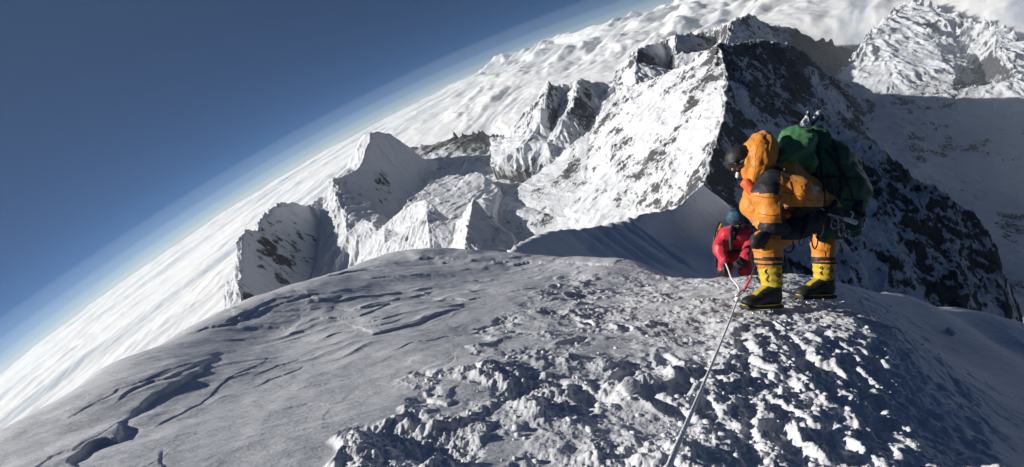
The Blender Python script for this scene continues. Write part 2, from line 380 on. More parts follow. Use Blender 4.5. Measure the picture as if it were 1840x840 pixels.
terrain('mountain', 'bright crumpled snow range in the far upper right corner', [
    [(1480,150,6.38),(1520,120,6.38),(1545,78,6.38),(1570,52,6.55),(1600,25,6.73),(1640,-5,6.90),(1690,20,6.55),(1730,30,6.38),(1770,35,6.16),(1795,45,5.93),(1840,80,5.59),(1900,100,5.36),(2000,140,5.02)],
    [(1640,-5,6.90),(1660,50,6.38),(1690,85,6.04),(1700,110,5.81),(1722,170,5.41)],
    [(1720,90,6.27),(1760,120,5.93),(1770,170,5.59)],
    [(1790,50,5.93),(1785,90,5.59),(1830,140,5.19),(1880,200,4.79)],
    [(1600,80,6.27),(1610,120,5.93),(1600,170,5.64)],
    [(1480,200,5.70),(1560,230,5.36),(1700,250,5.02),(1800,260,4.67),(2000,300,4.33)],
    ], mat_corner, 10, 75, 420, seed=63, back=(0,), ribs=210., rib_amp=2.6)

terrain('valley', 'dark brown valley floor and low hills below the snow line', [
    [(700,270,9.0),(760,262,8.6),(800,250,8.4),(850,240,8.3),(905,247,8.0),(960,240,7.6),(1000,250,7.2)],
    [(700,330,7.3),(800,300,7.2),(850,275,7.4),(900,280,7.0),(960,270,6.8),(1040,290,6.4)],
    [(700,400,6.1),(800,380,6.0),(880,350,6.0),(940,330,6.05),(1000,330,5.9)],
    [(800,440,5.3),(900,400,5.3),(1000,380,5.4)],
    ], mat_vr, 15, 110, 420, seed=71, back=(0,), ribs=240., rib_amp=1.4)
terrain('valley', 'dark hazy valley and low hills below the cloud deck at upper right', [
    [(1380,90,7.41),(1440,72,7.47),(1500,78,7.18),(1540,90,6.84),(1600,100,6.38)],
    [(1400,130,6.73),(1500,110,6.73),(1560,130,6.27),(1640,150,5.93)],
    [(1440,180,6.04),(1520,170,5.93),(1640,200,5.47)],
    ], mat_vr, 14, 100, 420, seed=78, back=(0,), ribs=220., rib_amp=1.3)

# ------------------------------------------------------------------ cloud sea
def cloud_sea():
    az = np.radians(np.linspace(-80, 86, 720))
    r = np.concatenate([np.linspace(2500, 5200, 50)[:-1], np.linspace(5200, 11000, 210)[:-1], np.linspace(11000, 20000, 190)])
    A, Rr = np.meshgrid(az, r, indexing='ij'); x = np.sin(A)*Rr; y = np.cos(A)*Rr
    z = -HC - (RC - np.sqrt(RC*RC - Rr*Rr))
    az_d = np.degrees(A)
    wx = fbm(x/3500, y/3500, 3, seed=2)*900; wy = fbm(x/3500, y/3500, 3, seed=4)*900
    ang = math.radians(-40); c, sn = math.cos(ang), math.sin(ang)       # long axis of the swells
    u = (x+wx)*c-(y+wy)*sn; v = (x+wx)*sn+(y+wy)*c
    bank = sstep(-4, 8, az_d)*(1-sstep(36, 46, az_d))*sstep(8500, 11500, Rr)
    swell = fbm(u/3600, v/1000, 5, gain=.5, seed=7)
    puff = np.abs(fbm((x+wx*.3)/520, (y+wy*.3)/520, 5, gain=.5, seed=12))*1.6
    small = fbm(x/230, y/230, 3, seed=19)
    z -= 1100*sstep(35, 43, az_d)*(1-sstep(8000, 9800, Rr))
    streak = fbm(u/5200, v/620, 4, gain=.5, seed=91)
    z += swell*(45+110*bank) + streak*28 + puff*(20+10*bank)*(.6+.8*np.clip(swell+.4, 0, 1)) + small*(3+2*bank)
    tower = np.clip(fbm(u/3000, v/1500, 3, gain=.45, seed=31)+.12, 0, 2)
    z += bank*(tower**1.2*300 + (.3+tower)*np.abs(fbm(u/1500, v/900, 6, gain=.55, seed=35))*1.5*130)
    V = np.stack([x, y, z], -1).reshape(-1, 3)
    o = mesh_np('cloud_sea', V, grid_faces(len(az), len(r)), cloud_mat())
    tag(o, 'white sea of clouds reaching to the curved horizon', kind='structure')
cloud_sea()
def haze():
    m = bpy.data.materials.new('air'); m.use_nodes = True; t = m.node_tree; t.nodes.clear()
    o_ = t.nodes.new('ShaderNodeOutputMaterial'); v = t.nodes.new('ShaderNodeVolumePrincipled')
    v.inputs['Color'].default_value = (.66, .86, 1, 1); v.inputs['Density'].default_value = .2e-5; v.inputs['Anisotropy'].default_value = .2
    t.links.new(v.outputs[0], o_.inputs['Volume'])
    R_ = 20500.; z0 = -13000.; z1 = 2600.
    V = [(x, y, z) for z in (z0, z1) for y in (-R_, R_) for x in (-R_, R_)]
    o = mesh_np('haze', V, [(0, 2, 3, 1), (4, 5, 7, 6), (0, 1, 5, 4), (2, 6, 7, 3), (0, 4, 6, 2), (1, 3, 7, 5)], m, smooth=False)
    tag(o, 'thin pale air between the summit and the far ranges', kind='stuff')
def low_haze(name, label, top, dens, colr, rad=20300., n=96, nr=26):
    m = bpy.data.materials.new(name); m.use_nodes = True; t = m.node_tree; t.nodes.clear()
    o_ = t.nodes.new('ShaderNodeOutputMaterial'); v = t.nodes.new('ShaderNodeVolumePrincipled')
    v.inputs['Color'].default_value = colr + (1,); v.inputs['Density'].default_value = dens; v.inputs['Anisotropy'].default_value = .1
    t.links.new(v.outputs[0], o_.inputs['Volume'])
    V = [(0, 0, -HC+top), (0, 0, -HC-1500)]; Fq = []
    rr = np.linspace(0, rad, nr+1)[1:]
    for zt in (top, -1500):
        for r in rr:
            for k in range(n): a = 2*math.pi*k/n; V.append((r*math.cos(a), r*math.sin(a), -HC-(RC-math.sqrt(RC*RC-r*r))+zt))
    def vi(l, i, k): return 2+l*nr*n+i*n+k % n
    me = bpy.data.meshes.new(name)
    for k in range(n):
        Fq.append((0, vi(0, 0, k), vi(0, 0, k+1))); Fq.append((1, vi(1, 0, k+1), vi(1, 0, k)))
        for i in range(nr-1):
            Fq.append((vi(0, i, k), vi(0, i+1, k), vi(0, i+1, k+1), vi(0, i, k+1))); Fq.append((vi(1, i, k), vi(1, i, k+1), vi(1, i+1, k+1), vi(1, i+1, k)))
        Fq.append((vi(0, nr-1, k), vi(1, nr-1, k), vi(1, nr-1, k+1), vi(0, nr-1, k+1)))
    me.from_pydata(V, [], Fq); o = link(name, me, m); tag(o, label, kind='stuff')
for top_, dn_, rad_, lab_ in ((220, 4.0e-5, 20300., 'lowest and densest veil of haze lying on the cloud tops'), (480, 2.6e-5, 20350., 'middle veil of haze above the cloud tops'), (800, 1.6e-5, 20400., 'upper veil of haze above the cloud tops'), (1200, 1.0e-5, 20450., 'faint topmost veil of haze above the cloud tops')):
    low_haze('haze', lab_, top_, dn_, (.86, .94, 1.0), rad=rad_)
haze()
# ------------------------------------------------------------------ the summit snow underfoot
TH = math.radians(8.5)
GA = np.array([1., 0, 0]); GB = np.array([0, math.sin(TH), -math.cos(TH)]); GC = np.array([0, math.cos(TH), math.sin(TH)])
G = np.array([GA, GB, GC])
def cam_pt(px, py, d): return np.stack([(np.asarray(px, float)-920)/F*d, (420-np.asarray(py, float))/F*d, -np.asarray(d, float)*np.ones_like(np.asarray(px, float))], -1)
EDGE = [(-250,905,2.0),(0,770,2.55),(150,688,3.4),(300,612,4.6),(430,558,6.2),(560,510,8.4),(700,457,10.5),(850,452,11.5),(1000,464,10.5),(1150,474,8.3),(1290,506,6.4),(1440,492,5.9),(1510,508,6.0),(1600,527,6.8),(1720,552,7.4),(1840,582,7.6),(2050,650,7.4)]
INNER = [(0,840,1.95),(230,840,1.75),(460,840,1.70),(690,840,1.68),(920,840,1.68),(1150,840,1.67),(1370,840,1.65),(1600,840,1.66),(1700,840,1.76),(1780,840,2.08),(1840,840,2.45),
         (230,720,2.65),(460,700,2.75),(690,700,2.55),(920,700,2.45),(1150,700,2.46),(1370,700,2.45),(1560,700,2.50),(1640,700,2.70),(1720,700,3.5),(1840,700,4.5),
         (460,610,4.2),(690,600,4.0),(920,590,4.0),(1150,590,3.9),(1370,566,3.98),(1465,547,4.5),(1470,600,3.38),(1560,600,3.45),(1630,610,3.78),(1720,640,4.9),(1780,610,6.4),
         (690,520,6.2),(750,480,8.6),(870,475,8.8),(1000,485,8.2),(1100,490,7.0),(920,510,6.4),(1150,520,6.2),(1290,533,4.8)]
cp = [cam_pt(*p) @ G.T for p in INNER+EDGE]
for p in EDGE:
    q = cam_pt(*p) @ G.T; dirn = q*np.array([1, 1, 0]); L_ = np.linalg.norm(q); dirn /= np.linalg.norm(dirn)
    n_ = q.copy(); n_ = n_*1.22; n_[2] -= .07*L_; cp.append(n_)
    n_ = q*1.7; n_[2] -= .42*L_; cp.append(n_)
    n_ = q*3.0; n_[2] -= 2.2*L_; cp.append(n_)
for a, b, c in [(-2.5, .2, -.98), (0, .2, -.92), (2.5, .2, -1.15), (-2, -1.5, -1.0), (0, -1.5, -.95), (2, -1.5, -1.2), (-5, .5, -1.6), (6, .5, -3.2), (5, -2, -2.4), (-5, -2, -1.6), (9, 3, -5.)]:
    cp.append(np.array([a, b, c], float))
cp = np.array(cp)
def _k(r2): return np.where(r2 > 0, r2*np.log(r2+1e-12), 0)
_n = len(cp); _A = np.zeros((_n+3, _n+3)); _d = ((cp[:, None, :2]-cp[None, :, :2])**2).sum(-1)
_A[:_n, :_n] = _k(_d) + np.eye(_n)*.002; _A[:_n, _n] = 1; _A[:_n, _n+1:] = cp[:, :2]; _A[_n, :_n] = 1; _A[_n+1:, :_n] = cp[:, :2].T
_w = np.linalg.solve(_A, np.r_[cp[:, 2], 0, 0, 0])
def ground0(a, b):
    a = np.asarray(a, float); b = np.asarray(b, float); s = np.full(a.shape, _w[_n]) + _w[_n+1]*a + _w[_n+2]*b
    for i in range(_n): s = s + _w[i]*_k((a-cp[i, 0])**2+(b-cp[i, 1])**2)
    return s
def hit(px, py):                             # where the sight line of a pixel meets the smooth ground, in ground axes
    px = np.asarray(px, float); py = np.asarray(py, float); ds = np.geomspace(.8, 22, 420); best = np.full(px.shape, np.nan)
    for d0, d1 in zip(ds[:-1], ds[1:]):
        q = cam_pt(px, py, d1) @ G.T; below = ground0(q[..., 0], q[..., 1]) > q[..., 2]
        best = np.where(np.isnan(best) & below, (d0+d1)/2, best)
    near = np.where(np.isnan(best), 14., best)
    return cam_pt(px, py, near) @ G.T, near
def pix(a, b, c):
    P = a[..., None]*GA + b[..., None]*GB + c[..., None]*GC; z = np.maximum(-P[..., 2], .05)
    return 920+P[..., 0]/z*F, 420-P[..., 1]/z*F
# wind-cut scarps: (drop in px, mound length factor, line); the high side lies to the left of the line's direction
SCARPS = [
    (26, 5, [(133,850),(140,815),(165,800),(200,790),(222,765),(228,745)]), (15, 6, [(222,760),(250,728),(300,702),(345,678),(372,652),(398,628)]),
    (9, 7, [(205,728),(235,708),(270,694),(305,686),(340,664),(372,645),(400,622)]), (4, 9, [(95,765),(150,738),(215,706),(290,682),(345,660)]),
    (4, 8, [(266,768),(288,756),(310,742),(370,712),(415,678),(455,662),(500,624)]), (3, 9, [(455,678),(500,655),(550,640),(590,628)]),
    (6, 8, [(318,605),(370,588),(430,575),(450,560),(480,546),(520,538),(575,531)]), (7, 7, [(425,578),(462,560),(500,549),(560,534),(590,530)]),
    (5, 9, [(400,580),(430,568),(455,560)]), (7, 8, [(585,503),(610,496),(640,490),(678,484)]), (5, 9, [(520,576),(600,573),(650,572),(700,548),(740,553)]),
    (10, 7, [(655,606),(700,596),(760,577),(800,562),(850,552)]), (5, 8, [(560,615),(620,598),(680,590),(740,570)]),
    (5, 8, [(740,532),(790,538),(840,540),(885,534)]), (3, 9, [(700,520),(770,530),(840,526),(900,514)]), (5, 9, [(620,562),(660,556),(700,550)]),
    (5, 8, [(735,470),(780,466),(830,470)]), (6, 8, [(760,478),(820,472),(880,470),(960,469)]), (6, 7, [(915,476),(950,471),(1000,473)]), (6, 7, [(990,474),(1060,472),(1120,476)]),
    (4, 9, [(560,545),(600,540),(615,530)]), (3, 9, [(730,500),(760,497),(800,500)]), (3, 9, [(820,506),(860,500),(915,500)]),
    (3, 9, [(250,700),(300,672),(350,655),(410,640)]), (3, 9, [(480,560),(540,556),(600,552),(650,560)]), (4, 9, [(640,585),(690,578),(730,566)]), (3, 9, [(900,530),(960,520),(1010,524)]),
    (3, 9, [(660,505),(700,500),(740,506)]), (4, 9, [(500,600),(560,596),(610,586)]), (3, 9, [(690,640),(740,620),(800,606),(850,600)]), (3, 9, [(120,820),(190,780),(250,740)]), (3, 9, [(520,700),(580,690),(640,672)]),
    (4, 9, [(60,850),(90,825),(120,815),(160,806)]), (5, 6, [(268,850),(282,825),(300,795)]), (3, 8, [(230,845),(262,830),(280,824)]),
    (4, 9, [(440,700),(480,682),(520,668),(545,650)]), (3, 10, [(470,740),(560,725),(640,715)]), (3, 10, [(430,790),(520,775),(600,768)]), (3, 10, [(420,590),(470,584),(520,588),(560,592)]),
    (14, 5, [(745,672),(790,678),(850,668),(872,676)]), (12, 5, [(760,700),(775,720),(800,728),(830,716)]),
]
def seg_dist(a, b, line):
    bestd = np.full(a.shape, 1e9); sd = np.zeros(a.shape); tt = np.zeros(a.shape); bc = np.zeros(a.shape); L = len(line)-1
    for i in range(L):
        p = line[i]; q = line[i+1]; v = q-p; l2 = v@v; t = np.clip(((a-p[0])*v[0]+(b-p[1])*v[1])/l2, 0, 1)
        dx = a-(p[0]+t*v[0]); dy = b-(p[1]+t*v[1]); d = np.hypot(dx, dy); s = v[0]*dy-v[1]*dx
        cr = np.abs(s)/math.sqrt(l2); m = (d < bestd-1e-7) | ((d < bestd+1e-7) & (cr > bc)); bc = np.where(m, cr, bc); bestd = np.where(m, d, bestd); sd = np.where(m, np.sign(s)*d, sd); tt = np.where(m, (i+t)/L, tt)
    return bestd, sd, tt
def poly_mask(x, y, poly, soft):
    ins = np.zeros(x.shape, bool); dmin = np.full(x.shape, 1e9); n = len(poly)
    for i in range(n):
        x1, y1 = poly[i]; x2, y2 = poly[(i+1) % n]
        if y1 != y2:
            c = ((y1 > y) != (y2 > y)) & (x < (x2-x1)*(y-y1)/(y2-y1)+x1); ins ^= c
        vx, vy = x2-x1, y2-y1; t = np.clip(((x-x1)*vx+(y-y1)*vy)/(vx*vx+vy*vy), 0, 1)
        dmin = np.minimum(dmin, np.hypot(x-x1-t*vx, y-y1-t*vy))
    return sstep(-soft, soft, np.where(ins, dmin, -dmin))
ROUGH = [(590,900),(596,800),(640,770),(690,778),(720,740),(742,700),(745,672),(800,668),(870,664),(858,612),(905,568),(960,545),(965,525),(1015,512),(1030,490),(1290,486),(1340,520),(1370,560),(1290,640),(1300,760),(1310,900)]
SMOOTHIN = [[(985,665),(1060,640),(1160,625),(1180,600),(1110,598),(1030,622),(990,640)], [(830,845),(850,800),(930,770),(960,800),(930,850)], [(880,620),(960,600),(1000,625),(900,655)], [(760,700),(800,690),(850,700),(830,740),(780,750)]]
TRACK = [(1300,480),(1440,488),(1520,505),(1590,560),(1600,600),(1650,660),(1690,740),(1750,900),(1180,900),(1210,760),(1270,640),(1290,560),(1290,520)]
EDGEB = [(1500,500),(1560,520),(1640,580),(1720,650),(1790,740),(1850,900),(1650,900),(1600,760),(1540,640),(1480,560)]
_lg = {}
def line_g(pts):
    key = tuple(pts)
    if key in _lg: return _lg[key]
    xs = np.array([p[0] for p in pts], float); ys = np.array([p[1] for p in pts], float)
    n = (len(xs)-1)*3+1; t = np.linspace(0, len(xs)-1, n)
    q, d = hit(np.interp(t, np.arange(len(xs)), xs), np.interp(t, np.arange(len(ys)), ys)); _lg[key] = (q[:, :2], d); return _lg[key]
def ground(a, b):
    """smooth ground plus scarps, churned clumps, boot track"""
    a = np.asarray(a, float); b = np.asarray(b, float)
    c0 = ground0(a, b); px, py = pix(a, b, c0); dep = np.maximum(-(b*GB[2]+c0*GC[2]), .3)
    wob = fbm(a*.9, b*.9, 4, seed=3)
    c = c0 + wob*.022 + fbm(a*.35+5, b*.35, 3, seed=8)*.05*sstep(2, 6, dep)
    # low drifted ripples, long across the wind
    rip = fbm(a*.55+b*.35, (b-a*.25)*3.2, 4, seed=21); c = c + rip*.010*sstep(-.3, .6, fbm(a*.4, b*.4, 2, seed=5)+.3)
    sa = a*.62-b*.78; sb = a*.78+b*.62; sa = sa+fbm(a*1.3, b*1.3, 3, seed=23)*.22
    c = c + (ridged(sa*2.3, sb*.42, 3, seed=25)-.4)*.014*sstep(-.2, .5, fbm(a*.5+4, b*.5, 3, seed=27)+.1)*np.clip(dep/3, .6, 1.6)
    wa = a + fbm(a*4, b*4, 3, seed=41)*.035; wb = b + fbm(a*4+9, b*4, 3, seed=43)*.035
    for hpx, Lf, pts in SCARPS:
        q, d = line_g(pts); dm = np.median(d); h = hpx*dm/F*.34; LL = (.045+.012*Lf)*dm+.05; R_ = LL*2+.1
        lo = q.min(0)-R_; hi = q.max(0)+R_; m = (a > lo[0]) & (a < hi[0]) & (b > lo[1]) & (b < hi[1])
        if not m.any(): continue
        bd, sd, tt = seg_dist(wa[m], wb[m], q)
        tap = sstep(0, .22, tt)*sstep(1, .72, tt)*(.9+.25*fbm(a[m]*3, b[m]*3, 2, seed=17))
        tap = tap*np.clip(1-bd/(LL*2), 0, 1)**.3; endf = 1.0
        hh = h*1.15
        prof = np.where(sd > 0, np.exp(-(sd/LL)**1.5), sstep(-.55*h, 0, sd)) - .3*np.exp(-((sd+h*1.2)/(h*1.3))**2)
        c[m] += hh*tap*prof*endf
    wpx = px + fbm(a*2.2, b*2.2, 4, seed=51)*38*np.minimum(1, 4/dep)*1.6; wpy = py + fbm(a*2.2+7, b*2.2, 4, seed=53)*22*np.minimum(1, 4/dep)*1.6
    rough = poly_mask(wpx, wpy, ROUGH, 14)
    for s in SMOOTHIN: rough = rough*(1-.9*poly_mask(wpx, wpy, s, 14))
    track = poly_mask(wpx, wpy, TRACK, 26); edgeb = poly_mask(wpx, wpy, EDGEB, 40)*(1-track)
    near = np.clip(3.2/dep, .75, 1.2)
    m = (rough > .01) | (track > .01) | (edgeb > .01)
    A = a[m]; B = b[m]; r_ = rough[m]; t_ = track[m]; e_ = edgeb[m]
    wA = A + fbm(A*9, B*9, 3, seed=71)*.035; wB = B + fbm(A*9+3, B*9, 3, seed=73)*.035
    d1, d2, idn = worley(wA*4.2, wB*5.5, 3); e1, e2, ide = worley(wA*9.5, wB*11, 9); g1, g2, idg = worley(A*19+wA*3, B*21+wB*3, 5)
    big = np.clip(fbm(wA*1.7, wB*2.6, 4, seed=61), -1, 1)
    def ang(d1, d2, idn, th_): return (.45*np.sqrt(np.clip(1-(d1/.75)**2, 0, 1))+.55*np.clip((d2-d1)*2.6, 0, 1)*np.clip(1.1-d1, 0, 1))*(idn > th_)*idn
    blk = ang(d1, d2, idn, .35)
    blk2 = ang(e1, e2, ide, .3); blk3 = ang(g1, g2, idg, .3)
    frac = fbm(A*6, B*7, 7, gain=.66, seed=81)
    rid = 1-np.abs(perlin(wA*2.2, wB*3.6, 66))*2
    pat = .35+.65*sstep(-.25, .25, fbm(A*1.5+3, B*2.1, 3, seed=97))
    c[m] += .9*r_*pat*near[m]*(big*.060 + rid*.022 + blk*.015 + blk2*.013*(.6+big) + blk3*.009 + frac*.030 - .01)
    al = .35; ta = wA*math.cos(al)-wB*math.sin(al)*.9; tb = wA*math.sin(al)+wB*math.cos(al)
    groove = fbm(ta*5.5+fbm(A*2, B*2, 2, seed=88)*.8, tb*.9, 4, seed=83)
    h1, h2, idh = worley(A*24+wA*4, B*20, 15); blk4 = ang(h1, h2, idh, .25)
    c[m] += .85*t_*(1-r_*.6)*near[m]*(groove*.013 + blk2*.010 + blk3*.015 + blk4*.016 + frac*.036 + np.clip(big, -.5, .6)*.012)
    c[m] += e_*near[m]*(blk*.03*(idn > .6) + blk2*.03*(ide > .72) + blk3*.014*(idg > .7) + frac*.02)
    # a groove worn diagonally down the track and the dragged step below the far boot
    for w_, dp, pts in ((.045, .028, [(1385,585),(1430,630),(1490,700),(1560,765),(1600,800)]), (.10, .035, [(1500,560),(1560,580),(1590,610)]), (.04, .02, [(1330,600),(1345,660),(1350,760),(1340,850)])):
        q, d = line_g(pts); bd, sd, tt = seg_dist(A, B, q)
        c[m] -= dp*np.exp(-(bd/w_)**2); c[m] += dp*.5*np.exp(-((bd-w_*1.7)/w_)**2)
    rnd = np.random.RandomState(21)
    for k in range(46):                                        # boot prints, some filled in again
        if k < 30: x_, y_ = rnd.uniform(1300, 1600), rnd.uniform(590, 835); x_ += (y_-600)*.15
        else: x_, y_ = rnd.uniform(980, 1300), rnd.uniform(495, 760)
        q, d = line_g([(x_, y_), (x_+.1, y_)]); th = rnd.uniform(-.5, .9); dx = a-q[0, 0]; dy = b-q[0, 1]; m = (np.abs(dx) < .4) & (np.abs(dy) < .4)
        if not m.any(): continue
        u_ = dx[m]*math.cos(th)-dy[m]*math.sin(th); v_ = dx[m]*math.sin(th)+dy[m]*math.cos(th)
        e = np.sqrt((u_/.055)**2+(v_/.15)**2); c[m] += -.024*sstep(1.15, .75, e)+.008*np.exp(-((e-1.35)/.3)**2)
    return c
def ground_world(a, b):
    c = ground(np.atleast_1d(np.asarray(a, float)), np.atleast_1d(np.asarray(b, float)))
    return (np.atleast_1d(a)[:, None]*GA + np.atleast_1d(b)[:, None]*GB + c[:, None]*GC) @ M.T
def build_ground():
    th = np.radians(np.linspace(-68, 68, 1150)); r = np.concatenate([np.geomspace(.35, 1.4, 50)[:-1], np.geomspace(1.4, 7, 430)[:-1], np.geomspace(7, 18, 150)[:-1], np.geomspace(18, 60, 30)])
    T, R_ = np.meshgrid(th, r, indexing='ij'); a = np.sin(T)*R_; b = np.cos(T)*R_
    c = ground(a.ravel(), b.ravel()).reshape(a.shape)
    V = (a[..., None]*GA + b[..., None]*GB + c[..., None]*GC).reshape(-1, 3) @ M.T
    o = mesh_np('snow_ground', V, grid_faces(len(th), len(r)), snow_mat())
    tag(o, 'wind-carved summit snow with a churned boot track', kind='structure'); return o
_t = time.time(); build_ground(); print('ground', time.time()-_t)
# ------------------------------------------------------------------ figures: one continuous surface grown from a distance field
def C(px, py, d): return np.array([(px-920)/F*d, (420-py)/F*d, -d])      # camera axes, metres
def empty(name, base, label, cat, group=None):
    o = bpy.data.objects.new(name, None); COL.objects.link(o); o.location = Vector(M @ base); o['base'] = list(map(float, base))
    tag(o, label, cat, group); o.empty_display_size = .2; return o
def base_of(o): return np.array(o['base'])
def sd_cone(P, a, ra, b, rb):
    ab = b-a; t = np.clip(((P-a)@ab)/(ab@ab), 0, 1); return np.linalg.norm(P-(a+t[..., None]*ab), axis=-1)-(ra+(rb-ra)*t)
def frame_from(fwd, up):
    f = fwd/np.linalg.norm(fwd); s = np.cross(up, f); s /= np.linalg.norm(s); u = np.cross(f, s); return np.array([f, s, u])
def sd_ell(P, c, r, fr):
    q = (P-c)@fr.T; r = np.array(r); k0 = np.linalg.norm(q/r, axis=-1); k1 = np.linalg.norm(q/(r*r), axis=-1); return k0*(k0-1)/np.maximum(k1, 1e-6)
def sd_box(P, c, h, fr, rr):
    q = np.abs((P-c)@fr.T)-(np.array(h)-rr); return np.linalg.norm(np.maximum(q, 0), axis=-1)+np.minimum(q.max(-1), 0)-rr
I3 = np.eye(3)
def sd_eval(P, prims, k):
    D = None; best = None; idx = None
    for i, p in enumerate(prims):
        if p[0] == 'c': d = sd_cone(P, p[1], p[2], p[3], p[4])
        elif p[0] == 'e': d = sd_ell(P, p[1], p[2], p[3])
        else: d = sd_box(P, p[1], p[2], p[3], p[4])
        if D is None: D = d; best = d.copy(); idx = np.zeros(d.shape, int)
        else:
            h = np.clip(.5+.5*(D-d)/k, 0, 1); D = D*(1-h)+d*h-k*h*(1-h)
            m = d < best; best = np.where(m, d, best); idx = np.where(m, i, idx)
    return D, idx
def n3(P, s, seed=0, oct=3):
    x, y, z = P[..., 0]*s, P[..., 1]*s, P[..., 2]*s
    return (fbm(x+z*.61, y-z*.37, oct, seed=seed)+fbm(z-x*.43, y+x*.52, oct, seed=seed+5))*.5
def grow(name, prims, vox, k, mats, pick=None, wr=None, parent=None, base=None, smooth=2):
    pts = []
    for p in prims:
        if p[0] == 'c': pts += [p[1]-p[2], p[1]+p[2], p[3]-p[4], p[3]+p[4]]
        else: r = max(p[2]); pts += [p[1]-r, p[1]+r]
    pts = np.array(pts); lo = pts.min(0)-.05; hi = pts.max(0)+.05; n = np.ceil((hi-lo)/vox).astype(int)+1
    g = np.stack(np.meshgrid(*[lo[i]+np.arange(n[i])*vox for i in range(3)], indexing='ij'), -1)
    D = np.full(tuple(n), .5)
    for p in prims:
        if p[0] == 'c': bl = np.minimum(p[1]-p[2], p[3]-p[4]); bh = np.maximum(p[1]+p[2], p[3]+p[4])
        else: r = max(p[2]) if p[0] == 'e' else float(np.linalg.norm(p[2])); bl = p[1]-r; bh = p[1]+r
        a0 = np.clip(((bl-lo-k-.02)/vox).astype(int), 0, n); a1 = np.clip(((bh-lo+k+.02)/vox).astype(int)+2, 0, n); sl = tuple(slice(a, b) for a, b in zip(a0, a1))
        d, _ = sd_eval(g[sl], [p], k); Ds = D[sl]; h = np.clip(.5+.5*(Ds-d)/k, 0, 1); D[sl] = Ds*(1-h)+d*h-k*h*(1-h)
    if wr is not None:
        m = np.abs(D) < vox*4; D[m] += wr(g[m])
    ins = D < 0; acc = np.zeros(tuple(n-1)+(3,)); cnt = np.zeros(tuple(n-1))
    cs = [(i, j, l) for i in (0, 1) for j in (0, 1) for l in (0, 1)]
    def sub(A, o): return A[o[0]:A.shape[0]-1+o[0], o[1]:A.shape[1]-1+o[1], o[2]:A.shape[2]-1+o[2]]
    for o1 in cs:
        for ax in range(3):
            if o1[ax]: continue
            o2 = list(o1); o2[ax] = 1; d1 = sub(D, o1); d2 = sub(D, o2); m = (d1 < 0) != (d2 < 0)
            t = np.where(m, d1/np.where(m, d1-d2, 1), 0)
            for q in range(3): acc[..., q] += m*(o1[q]+(t if q == ax else 0))
            cnt += m
    act = cnt > 0; ids = np.full(act.shape, -1); ids[act] = np.arange(act.sum())
    V = acc[act]/cnt[act][:, None]*vox + lo + np.argwhere(act)*vox
    Q = []
    for ax in range(3):
        sl1 = [slice(None)]*3; sl2 = [slice(None)]*3; sl1[ax] = slice(0, -1); sl2[ax] = slice(1, None)
        m = ins[tuple(sl1)] != ins[tuple(sl2)]; flip = ins[tuple(sl1)][m]; e = np.argwhere(m); b_, c_ = [(1, 2), (2, 0), (0, 1)][ax]
        ok = (e[:, b_] > 0) & (e[:, c_] > 0) & (e[:, b_] < n[b_]-1) & (e[:, c_] < n[c_]-1); e = e[ok]; flip = flip[ok]
        def cell(db, dc): f = e.copy(); f[:, b_] += db; f[:, c_] += dc; return ids[f[:, 0], f[:, 1], f[:, 2]]
        q = np.stack([cell(-1, -1), cell(0, -1), cell(0, 0), cell(-1, 0)], -1); q[~flip] = q[~flip][:, ::-1]; Q.append(q)
    Q = np.concatenate(Q); Q = Q[(Q >= 0).all(1)]
    for _ in range(smooth):
        s = np.zeros_like(V); c = np.zeros(len(V))
        for i in range(4):
            for j in (1, 3): np.add.at(s, Q[:, i], V[Q[:, (i+j) % 4]]); np.add.at(c, Q[:, i], 1)
        V = V*.4 + .6*s/np.maximum(c, 1)[:, None]
    if base is None: base = base_of(parent) if parent else np.zeros(3)
    o = mesh_np(name, (V-base)@M.T, Q, mats[0], parent)
    for mm in mats[1:]: o.data.materials.append(mm)
    if pick:
        fc = V[Q].mean(1); _, idx = sd_eval(fc, prims, k); o.data.polygons.foreach_set('material_index', np.array(pick(fc, idx), np.int32))
    return o
